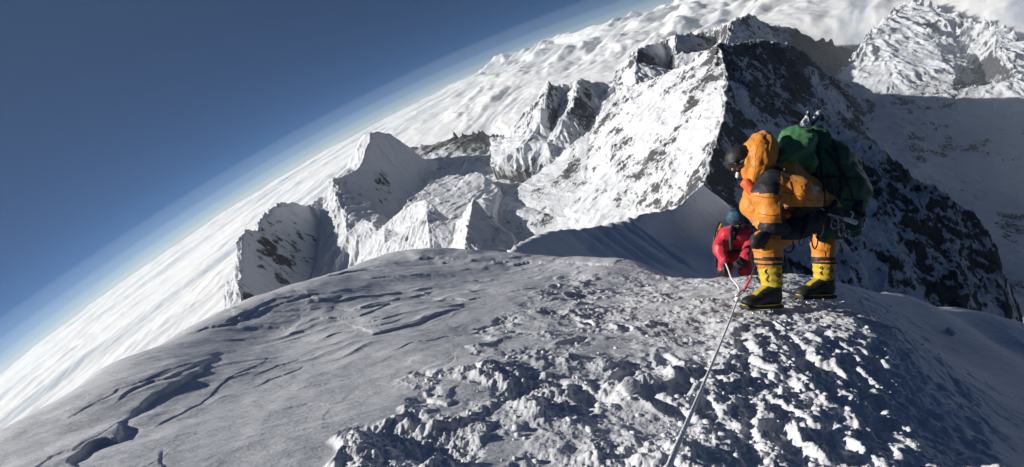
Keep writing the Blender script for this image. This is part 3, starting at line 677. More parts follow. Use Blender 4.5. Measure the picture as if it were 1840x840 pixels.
def tube(name, pts, r, mat, parent=None, base=None, nseg=8, rs=None, sm=4):
    P = np.array(pts, float)
    if sm > 1 and len(P) > 2:                                  # Catmull-Rom
        Q = np.vstack([2*P[0]-P[1], P, 2*P[-1]-P[-2]]); out = []
        for i in range(1, len(Q)-2):
            for k in range(sm):
                t = k/sm; a, b, c, d = Q[i-1:i+3]; out.append(.5*((2*b)+(c-a)*t+(2*a-5*b+4*c-d)*t*t+(-a+3*b-3*c+d)*t**3))
        out.append(P[-1]); P = np.array(out)
    T = np.gradient(P, axis=0); T /= np.linalg.norm(T, axis=1)[:, None]; up = np.array([.13, .31, .94]); N_ = []; last = None
    for t in T:
        v = up if last is None else last; v = v-(v@t)*t; v /= np.linalg.norm(v); last = v; N_.append(v)
    N_ = np.array(N_); B_ = np.cross(T, N_); an = np.linspace(0, 2*np.pi, nseg, endpoint=False)
    R_ = np.full(len(P), r) if rs is None else np.interp(np.linspace(0, 1, len(P)), np.linspace(0, 1, len(rs)), rs)
    V = P[:, None]+R_[:, None, None]*(np.cos(an)[None, :, None]*N_[:, None]+np.sin(an)[None, :, None]*B_[:, None])
    V = V.reshape(-1, 3); n = len(P); i = np.arange(n-1)[:, None]*nseg; j = np.arange(nseg)[None]; j2 = (j+1) % nseg
    q = np.stack([i+j, i+j2, i+nseg+j2, i+nseg+j], -1).reshape(-1, 4)
    V = np.vstack([V, P[0], P[-1]]); e = len(V)
    caps = [(e-2, (k+1) % nseg, k, k) for k in range(nseg)] + [(e-1, (n-1)*nseg+k, (n-1)*nseg+(k+1) % nseg, (n-1)*nseg+(k+1) % nseg) for k in range(nseg)]
    if base is None: base = base_of(parent) if parent else np.zeros(3)
    me = bpy.data.meshes.new(name); me.from_pydata(((V-base)@M.T).tolist(), [], q.tolist()+[c[:3] for c in caps])
    for p in me.polygons: p.use_smooth = True
    return link(name, me, mat, parent)
def ring(c, u, v, ru, rv, n=14): return [c+math.cos(t)*ru*u+math.sin(t)*rv*v for t in np.linspace(0, 2*np.pi, n)]
X = np.array([1., 0, 0]); Y = np.array([0, 1., 0]); Zc = np.array([0, 0, 1.])

m_or = plain('orange_down_fabric', (.66, .235, .020), rough=.5, noise=.10, scale=9, bump=.012, bscale=26, sheen=.2)
m_bk = plain('black_fabric', (.018, .019, .023), rough=.6, noise=.3, scale=20, bump=.004)
m_gr = plain('green_pack_fabric', (.045, .17, .06), rough=.5, noise=.18, scale=10, bump=.008, bscale=18, sheen=.15)
m_gd = plain('dark_green_pack_fabric', (.026, .095, .042), rough=.55, noise=.2, scale=10, bump=.008, bscale=14)
m_ye = plain('yellow_gaiter_fabric', (.55, .40, .03), rough=.6, noise=.15, scale=25, bump=.003)
m_rd = plain('red_down_fabric', (.58, .025, .05), rough=.5, noise=.12, scale=10, bump=.006, bscale=25, sheen=.2)
m_te = plain('teal_fabric', (.02, .075, .12), rough=.6, noise=.15, scale=25)
m_mt = plain('worn_steel', (.55, .56, .58), rough=.35, noise=.15, scale=60, metal=.9)
m_wh = plain('white_plastic', (.78, .78, .78), rough=.4, noise=.05)
m_sk = plain('wind_tanned_skin', (.30, .16, .10), rough=.55, noise=.12, scale=40)
m_rb = plain('black_rubber', (.022, .022, .022), rough=.7, noise=.3, scale=40, bump=.003)
m_gl = plain('dark_goggle_lens', (.02, .015, .012), rough=.08, noise=.1)
m_sl = plain('pink_red_webbing', (.6, .06, .10), rough=.6, noise=.2, scale=60)
m_og = plain('orange_red_cord', (.75, .12, .03), rough=.6, noise=.2, scale=60)
m_gy = plain('grey_strap', (.16, .19, .17), rough=.6, noise=.2, scale=60)

def boot(parent, heel, toe, up, scale=1.0, lace_side=1):
    """double boot: heel and toe are points of the sole's underside"""
    fw = toe-heel; L = np.linalg.norm(fw); fr = frame_from(fw, up); f, s, u = fr; S = L/.34
    def p(x, y, z): return heel+f*x*S+s*y*S+u*z*S
    up_ = [('c', p(.065, 0, .07), .052*S, p(.075, 0, .20), .060*S), ('e', p(.075, 0, .075), (.075*S, .052*S, .060*S), fr), ('c', p(.12, 0, .085), .054*S, p(.23, 0, .058), .044*S),
           ('e', p(.265, 0, .052), (.075*S, .050*S, .046*S), fr), ('c', p(.10, 0, .13), .052*S, p(.19, 0, .09), .045*S)]
    b = grow('boot', up_, .008, .03, [m_bk, m_ye], parent=parent,
             pick=lambda c, i: ((((c-heel)@u) > .085*S) & (((c-heel)@f) > .125*S) & (np.abs((c-heel)@s) < .020*S) & (((c-heel)@f) < .25*S)).astype(int))
    sole = [('b', p(.165, 0, .016), (.165*S, .046*S, .014*S), fr, .010*S)]
    grow('sole', sole, .006, .01, [m_rb], parent=parent, base=base_of(parent))
    tube('welt', ring(p(.165, 0, .034), f, s, .168*S, .052*S, 26), .0055*S, m_ye, parent, sm=2, nseg=6)
    # crampon: rails, front points and down points
    for sy in (-1, 1): tube('crampon_rail', [p(.00, sy*.03, -.002), p(.10, sy*.040, -.002), p(.22, sy*.046, -.002), p(.33, sy*.025, -.002)], .004*S, m_mt, parent, nseg=6)
    for x, sy in ((.03, -1), (.03, 1), (.12, -1), (.12, 1), (.22, -1), (.22, 1), (.29, -1), (.29, 1)):
        tube('crampon_point', [p(x, sy*.042, -.002), p(x+.004, sy*.046, -.034)], .004, m_mt, parent, nseg=5, rs=[.006*S, .001])
    for sy in (-1, 1): tube('crampon_point', [p(.31, sy*.02, .0), p(.365, sy*.022, -.018)], .004, m_mt, parent, nseg=5, rs=[.006*S, .001])
    for k in range(4):                                           # laces across the tongue
        x = .135+.022*k; z = .158-.020*k
        tube('lace', [p(x-.02, -.040, z-.012), p(x+.01, 0, z+.012), p(x-.02, .040, z-.012)], .003*S, m_ye if k % 2 else m_bk, parent, nseg=5)
    tube('ankle_strap', ring(p(.085, 0, .125), f, s, .066*S, .060*S, 16), .006*S, m_bk, parent, nseg=6, sm=2)
def gaiter(parent, a, b, ra, rb, mark=True):
    ax = b-a; L = np.linalg.norm(ax); ax = ax/L; sX = np.cross(ax, Zc); sX /= np.linalg.norm(sX); sZ = np.cross(sX, ax)
    pr = [('c', a, ra, b, rb)]
    grow('gaiter', pr, .009, .01, [m_ye], parent=parent, wr=lambda P: n3(P, 16, 3)*.007+.004*np.sin(((P-a)@ax)*95))
    top = b; tube('gaiter_hem', ring(top, X*1.0, Zc, rb*1.10, rb*1.08, 18), .010, m_bk, parent, sm=2)
    cords = []
    for k in range(6):
        t = k/5; r = ra+(rb-ra)*t; q = a+ax*L*t; s_ = -1 if k % 2 else 1
        cords.append(q + (-X*.72+Zc*.72)*(r*1.04)+X*s_*.016)
    tube('cord', cords, .0045, m_bk, parent, nseg=6)
    if mark: c = a+ax*L*.42+Zc*(ra*1.02)+X*.014; tube('round_emblem', ring(c, X, Y, .020, .016, 14), .005, m_bk, parent, sm=2, nseg=6)
def glove(parent, wrist, palm_end, up, curl=1.0, mats=None, size=1.0):
    """palm, four bent fingers of unequal length and a thumb from the side of the palm"""
    f = palm_end-wrist; L = np.linalg.norm(f); fr = frame_from(f, up); f, s, u = fr; k = size
    pr = [('c', wrist-f*.02, .040*k, wrist+f*.03, .036*k), ('b', wrist+f*.065*k, (.048*k, .042*k, .020*k), fr, .018*k)]
    for i, (yy, ln) in enumerate(((-.032, .062), (-.011, .074), (.011, .070), (.031, .055))):
        b0 = wrist+f*.105*k+s*yy*k; b1 = b0+(f*math.cos(.35*curl)-u*math.sin(.35*curl))*ln*.5*k; b2 = b1+(f*math.cos(1.2*curl)-u*math.sin(1.2*curl))*ln*.4*k; b3 = b2+(f*math.cos(2.0*curl)-u*math.sin(2.0*curl))*ln*.3*k
        pr += [('c', b0, .0125*k, b1, .012*k), ('c', b1, .012*k, b2, .0115*k), ('c', b2, .0115*k, b3, .010*k)]
    t0 = wrist+f*.04*k+s*.038*k; t1 = t0+(f*.6+s*.6-u*.3)*.035*k; t2 = t1+(f*.85+s*.1-u*.5)*.03*k
    pr += [('c', t0, .017*k, t1, .014*k), ('c', t1, .014*k, t2, .0115*k)]
    return grow('glove', pr, .0055, .008, mats or [m_bk], parent=parent, base=base_of(parent), smooth=1)

# ---- the climber in orange, bent forward, seen from the side
nb0 = C(1400, 553, 4.06); nb1 = C(1334, 557, 3.92)               # near boot: heel, toe
fb0 = C(1495, 536, 4.50); fb1 = C(1431, 538, 4.38)
p1 = empty('person', C(1410, 560, 4.2), 'climber in an orange down suit bent forward under a bulky green pack', 'person', 'climbers on the ridge')
hipN = C(1452, 398, 4.08); hipF = C(1484, 396, 4.42); kneeN = C(1376, 436, 4.0); kneeF = C(1479, 440, 4.42)
ankN = C(1386, 498, 4.02); ankF = C(1479, 490, 4.44)
hips = C(1468, 385, 4.25); waist = C(1440, 352, 4.22); chest = C(1400, 318, 4.18); neck = C(1368, 305, 4.16)
shN = C(1384, 326, 4.00); shF = C(1368, 318, 4.36)
elN = C(1380, 385, 3.94); wrN = C(1392, 412, 3.97)
elB = C(1462, 368, 3.98)
body_pr = [
    ('e', hips, (.20, .21, .19), frame_from(hips-chest, Y)), ('c', hips, .185, waist, .185), ('c', waist, .185, chest, .19), ('c', chest, .17, neck, .10),
    ('c', hipN, .125, kneeN, .105), ('c', kneeN, .118, C(1380, 462, 4.01), .112), ('c', C(1380, 462, 4.01), .10, ankN, .082),
    ('c', hipF, .13, kneeF, .100), ('c', kneeF, .100, C(1480, 462, 4.43), .095), ('c', C(1480, 462, 4.43), .090, ankF, .078),
    ('c', shN, .118, C(1378, 350, 3.95), .122), ('c', C(1378, 350, 3.95), .124, C(1384, 385, 3.93), .106), ('c', C(1384, 385, 3.93), .104, C(1389, 402, 3.95), .085),
    ('c', C(1398, 334, 3.98), .120, C(1430, 345, 3.94), .128), ('c', C(1430, 345, 3.94), .128, C(1456, 364, 3.96), .098), ('c', C(1452, 366, 3.96), .080, C(1420, 384, 4.06), .062),
    ('c', shF, .12, C(1352, 370, 4.36), .11), ('c', C(1352, 370, 4.36), .10, C(1380, 412, 4.22), .075),
]
def wr1(P):
    puff = np.abs(np.sin(P[:, 1]*19+P[:, 0]*5+n3(P, 3, 8, 2)*1.5))
    return n3(P, 6, 31)*.012 + (.35-np.abs(n3(P, 9, 34, 2)))*.011 + (.3-np.abs(n3(P, 26, 33, 2)))*.005 - (1-puff)**8*.010
def pick1(c, idx):
    r = np.zeros(len(c), int); px = 920-c[:, 0]/c[:, 2]*F; py = 420+c[:, 1]/c[:, 2]*F; d = -c[:, 2]
    up_ = (py < 347+.06*(px-1355)) & (px < 1404-(py-312)*.12) & (px > 1345) & (py > 300) & (d < 4.16); r[up_] = 1
    r[(py > 404) & (py < 450) & (px < 1376-(py-446)*-.8) & (d < 4.25) & (py < 448)] = 1
    r[(py > 463) & (py < 469)] = 1
    r[(py > 372) & (py < 432) & (px > 1404) & (d < 4.2)] = 1
    r[(py > 462) & (py < 470) & (px > 1440)] = 1
    return r
grow('down_suit', body_pr, .0125, .045, [m_or, m_bk], pick1, wr1, p1)
def surf(prims, k, pts, d0=3.55, d1=4.75, lift=.002):
    """points of a body surface met by sight lines through photograph pixels"""
    out = []; ds = np.arange(d0, d1, .006)
    for x, y in pts:
        P = np.array([C(x, y, d) for d in ds]); D, _ = sd_eval(P, prims, k); h = np.nonzero(D < 0)[0]
        if len(h): out.append(C(x, y, ds[h[0]]-lift))
    return out
def seam(name, prims, pts, r, mat, parent, k=.045, lift=.004):
    q = surf(prims, k, [tuple(np.array(a)*(1-t)+np.array(b)*t) for a, b in zip(pts[:-1], pts[1:]) for t in (0, .33, .67)]+[pts[-1]], lift=lift)
    if len(q) > 2: tube(name, q, r, mat, parent, sm=2, nseg=6)
m_od = plain('dark_orange_seam', (.30, .09, .012), rough=.6, noise=.1)
for pts in ([(1357, 352), (1380, 356), (1403, 353)], [(1362, 384), (1385, 388), (1404, 384)], [(1404, 352), (1400, 372), (1402, 396)], [(1418, 326), (1424, 345), (1420, 364)], [(1438, 334), (1447, 352), (1444, 372)],
            [(1406, 345), (1432, 352), (1460, 362)], [(1354, 452), (1376, 456), (1398, 452)], [(1378, 440), (1384, 462)], [(1463, 448), (1482, 452), (1497, 448)], [(1480, 430), (1483, 462)]):
    seam('seam', body_pr, pts, .0035, m_od, p1)
# head, cap, goggles, hood
hd = C(1330, 288, 4.14); look = np.array([-.80, -.58, .12]); look /= np.linalg.norm(look); hfr = frame_from(look, np.array([-.45, .85, .1])); hf, hs, hu = hfr
head_pr = [('e', hd, (.098, .078, .115), hfr), ('c', hd-hu*.07+hf*.02, .05, hd-hu*.105+hf*.045, .036), ('c', hd+hf*.088-hu*.005, .012, hd+hf*.112-hu*.030, .016), ('e', hd+hf*.088-hu*.060, (.018, .028, .010), hfr),
           ('e', hd+hs*.076-hu*.01, (.022, .010, .03), hfr), ('e', hd-hs*.076-hu*.01, (.022, .010, .03), hfr), ('c', hd-hu*.08-hf*.03, .055, neck, .07)]
hfc = grow('head', head_pr, .008, .02, [m_sk, m_bk], lambda c, i: (((c-hd)@hf < .045) | ((c-hd)@hu < -.045)).astype(int), None, p1, smooth=1)
grow('cap', [('e', hd+hu*.045-hf*.0, (.118, .100, .098), hfr), ('e', hd+hu*.035+hf*.085, (.045, .075, .020), hfr)], .010, .02, [m_bk], None, lambda P: n3(P, 20, 12)*.006, p1)
for s_ in (-1, 1): grow('eye', [('e', hd+hf*.088+hs*.032*s_+hu*.002, (.012, .014, .011), hfr)], .005, .004, [m_wh], None, None, p1)
grow('goggles', [('e', hd+hf*.082+hu*.004, (.038, .082, .036), hfr)], .007, .01, [m_gl], None, None, p1)
tube('goggle_strap', ring(hd+hu*.004-hf*.005, hf, hs, .110, .090, 20), .011, m_gy, p1, sm=2)
grow('mask_valve', [('c', hd+hf*.09-hu*.085, .016, hd+hf*.115-hu*.110, .014)], .006, .01, [m_wh], None, None, p1)
hc = C(1358, 288, 4.12); ha = np.array([-.30, -.93, .12]); ha /= np.linalg.norm(ha); hofr = frame_from(ha, np.array([-.9, .3, 0]))
hood_pr = [('e', C(1362, 282, 4.12), (.225, .155, .150), hofr), ('c', C(1370, 262, 4.13), .085, C(1376, 241, 4.13), .030), ('c', C(1356, 318, 4.12), .105, C(1350, 332, 4.11), .06)]
def wr_h(P):
    q = (P-hc)@hofr.T; return n3(P, 8, 91)*.018+(.3-np.abs(n3(P, 12, 93, 2)))*.016-.012*np.abs(np.sin(q[:, 2]*38+q[:, 0]*6+n3(P, 4, 92)*2.2))**.7*1.0
grow('hood', hood_pr, .0115, .04, [m_or], None, wr_h, p1)
tube('hood_seam', [C(1374, 240, 4.04), C(1364, 258, 3.97), C(1357, 280, 3.95), C(1356, 305, 3.96), C(1352, 328, 3.99)], .004, m_or, p1)
tube('sleeve_seam', [C(1404, 352, 3.835), C(1398, 372, 3.83), C(1400, 398, 3.86)], .004, m_or, p1)
grow('collar', [('c', C(1342, 330, 4.08), .05, C(1352, 342, 4.07), .055)], .009, .02, [m_og], None, lambda P: n3(P, 15, 4)*.01, p1)
glove(p1, C(1396, 408, 3.95), C(1412, 425, 3.98), np.array([.2, .2, 1.]), 1.0, size=1.45)
glove(p1, C(1376, 412, 4.05), C(1392, 428, 4.02), np.array([.2, .3, .9]), .9, size=1.35)
grow('sleeve_cuff', [('c', C(1384, 405, 3.93), .092, C(1402, 412, 3.95), .080)], .01, .02, [m_bk], None, lambda P: n3(P, 16, 14)*.012, p1)
grow('knee_pad', [('e', C(1366, 432, 3.90), (.075, .10, .035), frame_from(np.array([-.5, .6, .2]), Zc))], .009, .02, [m_bk], None, lambda P: n3(P, 14, 15)*.01, p1)
gaiter(p1, C(1386, 507, 4.03), C(1382, 474, 4.01), .092, .100); gaiter(p1, C(1480, 494, 4.45), C(1480, 472, 4.43), .088, .094)
boot(p1, nb0, nb1, np.array([.02, 1, .05])); boot(p1, fb0, fb1, np.array([-.02, 1, .05]))
# harness and the slings of gear on it
tube('harness_belt', ring(C(1458, 380, 4.24), np.array([.75, .55, 0]), Zc, .19, .24, 22), .022, m_bk, p1, sm=2)
tube('harness_leg_loop', ring(C(1432, 410, 4.06), np.array([.25, .95, .1]), Zc, .125, .135, 18), .018, m_bk, p1, sm=2)
for k in range(9):
    a = C(1408+k*8, 398+6*math.sin(k*2.1), 3.99+.012*(k % 3)); hgt = .07+.05*((k*37) % 5)/5
    tube('gear_loop', ring(a-Y*hgt, X*.7+Zc*.5, Y, .020+.008*(k % 3), hgt, 14), .006, [m_bk, m_mt, m_og, m_bk, m_gy, m_og, m_mt][k % 7], p1, nseg=6, sm=2)
tube('gear_loop', ring(C(1417, 442, 3.95), X, Y, .045, .06, 16), .007, m_bk, p1, sm=2)
grow('belt_pouch', [('e', C(1412, 388, 3.98), (.05, .035, .03), I3)], .008, .02, [m_og], None, lambda P: n3(P, 20, 22)*.01, p1)
grow('gear_bundle', [('e', C(1440, 400, 4.10), (.17, .10, .12), frame_from(np.array([1, -.25, 0]), Y)), ('e', C(1424, 412, 4.02), (.06, .08, .05), I3)], .011, .03, [m_bk], None, lambda P: n3(P, 13, 23)*.03, p1)

# ---- the green pack
p2 = empty('backpack', C(1480, 380, 4.3), 'huge green expedition pack with a gathered hood-like lid on the orange climber\'s back', 'backpack')
pk = frame_from(C(1535, 350, 4.3)-C(1420, 270, 4.3), np.array([0, .3, 1]))
main_pr = [('e', C(1476, 300, 4.34), (.33, .28, .27), pk), ('e', C(1500, 335, 4.32), (.27, .26, .24), pk), ('e', C(1450, 275, 4.34), (.23, .24, .25), pk), ('e', C(1515, 360, 4.32), (.19, .22, .16), pk)]
def wr_p(P):
    q = P-C(1480, 310, 4.3); return n3(P, 5, 61)*.040+(.3-np.abs(n3(P, 10, 63, 2)))*.022-.010*np.abs(np.sin(q[:, 0]*9-q[:, 1]*15+n3(P, 3, 64)*3))**.5
grow('pack_bag', main_pr, .013, .06, [m_gd], None, wr_p, p2)
kn = C(1400, 297, 4.05)
def wr_l(P):
    q = P-kn; an = np.arctan2(q[:, 1], q[:, 0]); return n3(P, 6, 65)*.026+(.3-np.abs(n3(P, 13, 67, 2)))*.022+np.abs(np.sin(an*6+n3(P, 5, 66)*2.5))**.6*.020*np.exp(-np.linalg.norm(q, axis=1)*2.2)
grow('pack_lid', [('e', C(1428, 266, 4.20), (.17, .21, .20), pk), ('e', C(1408, 283, 4.14), (.12, .125, .16), pk), ('c', C(1416, 246, 4.2), .07, C(1424, 238, 4.2), .05), ('c', C(1402, 292, 4.05), .05, kn, .035), ('e', C(1440, 296, 4.16), (.12, .11, .16), pk)],
     .011, .05, [m_gr], None, wr_l, p2)
for pts in ([(1446, 242), (1462, 280), (1470, 325), (1470, 350)], [(1492, 240), (1506, 280), (1512, 330), (1508, 382)], [(1470, 268), (1500, 262), (1526, 272)], [(1474, 318), (1508, 318), (1545, 322)], [(1482, 356), (1515, 360), (1550, 362)]):
    seam('compression_strap', main_pr, pts, .009, m_bk, p2, k=.06, lift=.012)
seam('zip', main_pr, [(1480, 290), (1492, 305), (1500, 345), (1496, 375)], .004, m_gy, p2, k=.06, lift=.012)
tube('pack_strap', [C(1401, 300, 4.0), C(1420, 316, 3.99), C(1445, 332, 3.98), C(1463, 345, 3.99), C(1478, 364, 4.04)], .014, m_gr, p2)
tube('pack_strap', [C(1466, 250, 4.10), C(1474, 290, 4.05), C(1480, 330, 4.04), C(1482, 372, 4.06)], .010, m_bk, p2)
tube('pack_strap', [C(1440, 232, 4.2), C(1478, 262, 4.08), C(1510, 300, 4.06), C(1530, 345, 4.09), C(1538, 382, 4.2)], .010, m_bk, p2)
tube('pack_strap', [C(1488, 376, 4.04), C(1478, 400, 4.05), C(1470, 430, 4.08)], .016, m_gd, p2)
grow('buckle', [('b', C(1467, 339, 3.955), (.024, .018, .010), frame_from(np.array([1, -.5, 0]), Zc), .006)], .005, .004, [m_wh], None, None, p2)
grow('strap_end', [('b', C(1411, 307, 3.975), (.022, .007, .012), frame_from(np.array([.6, -1, 0]), Zc), .005)], .004, .004, [m_gy], None, None, p2)
grow('pack_base_flap', [('b', C(1504, 405, 4.26), (.15, .13, .12), frame_from(np.array([1, -.15, 0]), Y), .07), ('c', C(1480, 395, 4.18), .09, C(1478, 424, 4.2), .05)], .011, .05, [m_gd], None, lambda P: n3(P, 9, 71)*.05, p2)
for a, b, c_ in ((1540, 372, 4.16), (1548, 340, 4.24), (1545, 390, 4.2)): grow('stuffed_pocket', [('e', C(a, b, c_), (.05, .085, .06), I3)], .009, .02, [m_bk], None, lambda P: n3(P, 14, 72)*.015, p2)
axe = empty('ice_axe', C(1528, 396, 4.0), 'ice axe with a white taped end slung beneath the green pack', 'ice axe')
tube('shaft', [C(1483, 383, 4.02), C(1505, 390, 4.0), C(1530, 397, 3.98)], .011, m_mt, axe)
grow('tape_grip', [('c', C(1519, 393.5, 3.985), .019, C(1537, 400, 3.975), .023)], .006, .01, [m_wh], None, lambda P: n3(P, 40, 5)*.004, axe)
tube('pick', [C(1484, 383, 4.02), C(1478, 376, 4.01), C(1472, 374, 4.01)], .008, m_mt, axe, rs=[.012, .003]); tube('wrist_leash', [C(1530, 393, 3.97), C(1533, 384, 3.98), C(1528, 380, 4.0)], .007, m_wh, axe)
for i, (x, y, ru, rv) in enumerate(((1512, 413, .022, .055), (1553, 403, .020, .06), (1523, 420, .016, .03), (1500, 402, .03, .05))):
    cb = tube('carabiner', ring(C(x, y, 4.0), np.array([.9, .2, .3]), Y, ru, rv, 16), .0055, m_mt, nseg=6, sm=2)
    tag(cb, ['steel carabiner hanging left below the white taped axe end', 'steel carabiner hanging rightmost off the pack pocket', 'small steel carabiner, lowest under the pack base', 'steel carabiner looped nearest the climber\'s hip below the pack'][i], 'carabiner', 'carabiners under the pack')
tube('pack_cord', [C(1490, 384, 4.02), C(1498, 400, 4.0), C(1512, 408, 3.99), C(1520, 418, 3.99), C(1545, 412, 4.0), C(1553, 396, 4.03)], .006, m_gy, p2)

# ---- the climber in red further down, coming up
D7 = 7.0
p3 = empty('person', C(1320, 545, 7.1), 'climber in a red down suit with teal hood, coming up just below the crest', 'person', 'climbers on the ridge')
def c7(x, y, dz=0): return C(x, y, D7+dz)
hip3 = c7(1324, 462, .1)
red = [('c', c7(1308, 424, -.08), .115, c7(1338, 420, -.06), .125), ('c', c7(1321, 426, -.02), .165, hip3, .165), ('c', c7(1343, 416), .11, c7(1348, 438, -.12), .095), ('c', c7(1348, 438, -.12), .09, c7(1338, 462, -.34), .07),
       ('c', c7(1303, 422), .115, c7(1293, 446, -.14), .095), ('c', c7(1293, 446, -.14), .09, c7(1300, 470, -.30), .07),
       ('c', c7(1313, 460), .115, c7(1302, 484, -.22), .092), ('c', c7(1302, 484, -.22), .088, c7(1303, 535, -.05), .075),
       ('c', c7(1332, 460), .115, c7(1341, 486, -.18), .092), ('c', c7(1341, 486, -.18), .088, c7(1340, 537, -.05), .075)]
def pick3(c, i):
    px = 920-c[:, 0]/c[:, 2]*F; py = 420+c[:, 1]/c[:, 2]*F
    return (((py > 486) & (py < 500) & (px < 1310)) | ((px > 1350) & (py < 440)) | ((py > 508))).astype(int)
grow('down_suit', red, .016, .05, [m_rd, m_bk], pick3, lambda P: n3(P, 8, 41)*.035-.008*np.abs(np.sin(P[:, 1]*24+P[:, 0]*5)), p3)
h7 = c7(1324, 396, -.12); l7 = np.array([-.15, -.55, .82]); l7 /= np.linalg.norm(l7); f7 = frame_from(l7, Y)
grow('head', [('e', h7, (.10, .08, .12), f7), ('c', h7+f7[0]*.09, .012, h7+f7[0]*.11-f7[2]*.03, .016), ('c', h7-f7[2]*.05, .06, c7(1322, 415), .08)], .010, .02, [m_sk], None, None, p3)
grow('hood', [('e', h7+f7[2]*.03-f7[0]*.035-X*.03, (.13, .125, .135), f7)], .012, .02, [m_te, m_bk], lambda c, i: (((c-h7)@f7[1]) > .05).astype(int) if (C(1400,390,7)-h7)@f7[1] > 0 else (((c-h7)@f7[1]) < -.05).astype(int), lambda P: n3(P, 14, 42)*.02, p3)
grow('goggles', [('e', h7+f7[0]*.088+f7[2]*.01, (.04, .085, .04), f7)], .009, .01, [m_gl], None, None, p3)
tube('goggle_strap', ring(h7+f7[2]*.03-f7[0]*.02, f7[0], f7[1], .135, .135, 18), .014, m_bk, p3, sm=2)
grow('breathing_mask', [('e', h7+f7[0]*.09-f7[2]*.075, (.05, .05, .045), f7), ('c', h7+f7[0]*.1-f7[2]*.1, .028, c7(1320, 430, -.3), .024)], .010, .02, [m_bk], None, None, p3)
for pts in ([c7(1316, 408, -.15), c7(1313, 425, -.30), c7(1314, 450, -.28)], [c7(1338, 408, -.12), c7(1352, 420, -.12), c7(1350, 440, -.05)]): tube('shoulder_strap', pts, .028, m_bk, p3)
tube('harness_belt', ring(c7(1323, 452, .0), X, Zc, .21, .24, 18), .03, m_bk, p3, sm=2)
glove(p3, c7(1300, 469, -.30), c7(1305, 481, -.36), np.array([0, .2, 1]), 1.0, size=1.35); glove(p3, c7(1338, 461, -.34), c7(1330, 472, -.40), np.array([0, .2, 1]), 1.0, size=1.35)
for x in (1304, 1340): boot(p3, c7(x+2, 549, .15), c7(x-4, 552, -.2), Y)
p4 = empty('backpack', c7(1335, 440, .3), 'dark pack on the red climber\'s back with an orange oxygen bottle beside it', 'backpack')
grow('pack_bag', [('e', c7(1332, 412, .30), (.17, .22, .16), I3), ('e', c7(1345, 425, .22), (.11, .2, .13), I3)], .014, .04, [m_bk], None, lambda P: n3(P, 8, 44)*.03, p4)
grow('oxygen_bottle', [('c', c7(1293, 415, .12), .055, c7(1288, 430, .12), .055), ('c', c7(1296, 404, .12), .025, c7(1294, 408, .12), .03)], .009, .01, [plain('amber_bottle_paint', (.65, .30, .04), rough=.4)], None, None, p4)
tube('side_strap', [c7(1293, 400, .05), c7(1284, 425, .0), c7(1286, 460, 0), c7(1288, 480, .05)], .018, m_bk, p4)

# ---- ropes and slings
m_rope = plain('grey_white_rope', (.78, .79, .80), rough=.8, noise=.25, scale=110, bump=.004, bscale=160)
rp = empty('fixed_rope', C(1322, 545, 3.9), 'pale grey fixed rope running up the boot track to the camera, from the crest', 'rope')
line = [C(1186, 880, .80), C(1207, 825, 1.0), C(1238, 752, 1.45), C(1262, 696, 1.95), C(1287, 636, 2.6), C(1306, 590, 3.2), C(1318, 558, 3.7), C(1325, 538, 3.98)]
pts = np.array(line)
def strand(ph):
    Q = np.vstack([2*pts[0]-pts[1], pts, 2*pts[-1]-pts[-2]]); out = []
    for i in range(1, len(Q)-2):
        L = np.linalg.norm(Q[i+1]-Q[i]); n = max(4, int(L/.012))
        for k in range(n):
            t = k/n; a, b, c, d = Q[i-1:i+3]; out.append(.5*((2*b)+(c-a)*t+(2*a-5*b+4*c-d)*t*t+(-a+3*b-3*c+d)*t**3))
    P = np.array(out); s = np.r_[0, np.cumsum(np.linalg.norm(np.diff(P, axis=0), axis=1))]; T = np.gradient(P, axis=0); T /= np.linalg.norm(T, axis=1)[:, None]
    n1 = np.cross(T, Y); n1 /= np.linalg.norm(n1, axis=1)[:, None]; n2 = np.cross(T, n1); an = s/.055*2*np.pi+ph
    return P+.0034*(np.cos(an)[:, None]*n1+np.sin(an)[:, None]*n2)
for k in range(3): tube('strand', strand(k*2*np.pi/3), .0040, m_rope, rp, sm=1, nseg=7)
tube('knot', [C(1325, 538, 3.98)+.014*np.array([math.cos(t*1.7), math.sin(t*2.3), math.sin(t*1.1)]) for t in np.linspace(0, 9, 16)], .010, m_rope, rp, nseg=6)
tube('lower_rope', [C(1325, 538, 3.98), C(1329, 524, 4.3), C(1324, 512, 4.7), C(1314, 500, 5.3), C(1309, 486, 6.0), C(1304, 474, 6.5)], .010, m_rope, rp)
sl = empty('sling', C(1340, 515, 4.1), 'pink-red sling clipped to the rope beside the near boot', 'sling')
tube('webbing', [C(1350, 498, 4.05), C(1344, 508, 4.05), C(1339, 518, 4.04), C(1336, 524, 4.03)], .012, m_sl, sl)
tube('webbing', [C(1360, 470, 4.0), C(1353, 488, 4.04), C(1350, 498, 4.05)], .006, m_bk, sl)
cb = tube('carabiner', ring(C(1329, 528, 4.01), np.array([.72, .62, .2]), np.array([-.5, .6, .5]), .048, .018, 16), .007, m_mt, nseg=6, sm=2); tag(cb, 'silver carabiner joining the pink-red sling to the rope on the snow', 'carabiner')

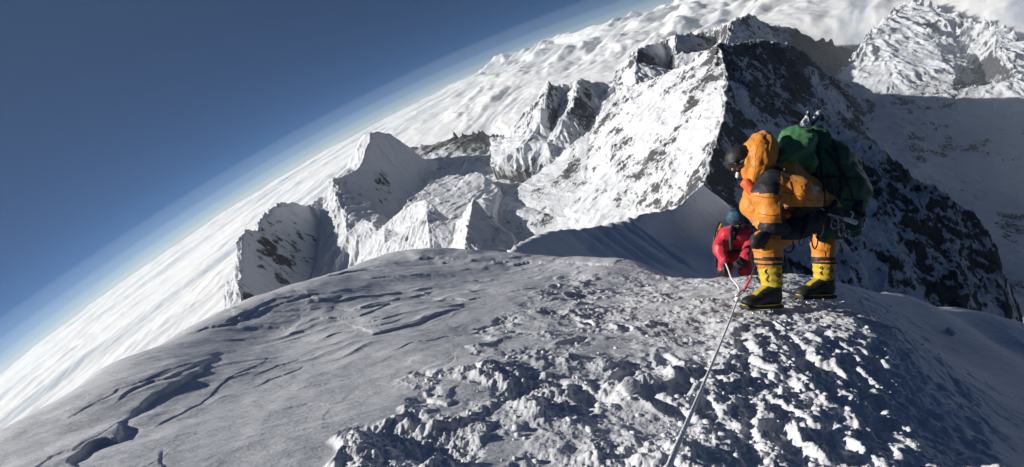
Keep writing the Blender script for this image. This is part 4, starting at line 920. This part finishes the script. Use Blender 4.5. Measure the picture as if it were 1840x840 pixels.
# ---- loose snow
def chunk_mesh(name, seed, r=1.0, sub=2):
    bm = bmesh.new(); bmesh.ops.create_icosphere(bm, subdivisions=sub, radius=r); rnd = random.Random(seed); ofs = Vector((rnd.random()*9, rnd.random()*9, rnd.random()*9))
    for v in bm.verts:
        p = np.array(v.co+ofs); n_ = float(n3(p[None]*1.0, .9/r*1.0, seed, 3)[0]); v.co *= 1+.8*n_+.25*(rnd.random()-.5); v.co.z *= .7
    me = bpy.data.meshes.new(name); bm.to_mesh(me); bm.free()
    for p in me.polygons: p.use_smooth = True
    return me
m_snow = bpy.data.materials['summit_snow']
def on_ground(px, py, lift=0):
    q, d = hit(np.array([px], float), np.array([py], float)); c = ground(q[:, 0], q[:, 1])
    return (q[0, 0]*GA+q[0, 1]*GB+(c[0]+lift)*GC) @ M.T, d[0]
def snow_debris():
    rnd = np.random.RandomState(5); pts = []
    zones = [((1190, 1620, 500, 838), 900), ((1560, 1760, 560, 838), 170), ((620, 1250, 560, 838), 420), ((900, 1290, 490, 560), 160)]
    for (x0, x1, y0, y1), n in zones:
        pts.append(np.c_[rnd.uniform(x0, x1, n), rnd.uniform(y0, y1, n)])
    pts = np.concatenate(pts); keep = poly_mask(pts[:, 0], pts[:, 1], ROUGH, 8)+poly_mask(pts[:, 0], pts[:, 1], TRACK, 8)+poly_mask(pts[:, 0], pts[:, 1], EDGEB, 8) > .5; pts = pts[keep]
    q, d = hit(pts[:, 0], pts[:, 1]); c = ground(q[:, 0], q[:, 1])
    src = []
    for s in range(6):
        me = chunk_mesh('chunk_source', s, 1.0, 1); V = np.array([v.co[:] for v in me.vertices]); Fc = np.array([p.vertices[:] for p in me.polygons]); src.append((V, Fc)); bpy.data.meshes.remove(me)
    VV = []; FF = []; off = 0
    for i in range(len(q)):
        V, Fc = src[i % 6]; r = .004+.018*rnd.rand()**4; th = rnd.rand()*6.28; R_ = np.array([[math.cos(th), -math.sin(th), 0], [math.sin(th), math.cos(th), 0], [0, 0, 1]])
        v = (V*r*np.array([1, .6+.6*rnd.rand(), .8]))@R_; P = q[i, 0]*GA+q[i, 1]*GB+(c[i]+r*.35)*GC + v[:, :1]*GA+v[:, 1:2]*GB+v[:, 2:]*GC
        VV.append(P@M.T); FF.append(Fc+off); off += len(V)
    o = mesh_np('snow_debris', np.concatenate(VV), np.concatenate(FF), m_snow, smooth=False); tag(o, 'loose crumbs of snow kicked over the track', kind='stuff')
snow_debris()
for i, (x, y, r, lab) in enumerate(((1130, 716, .052, 'rounded snow lump standing left of the rope in the churned snow'), (1706, 596, .05, 'small bright snow lump on the shaded slope right of the boots'))):
    P, d = on_ground(x, y, r*.4); me = chunk_mesh('snow_lump', 40+i, r, 3); o = link('snow_lump', me, m_snow); o.location = Vector(P); o.rotation_euler = (.5, .3, i*1.0); tag(o, lab, 'snow lump', 'snow lumps')
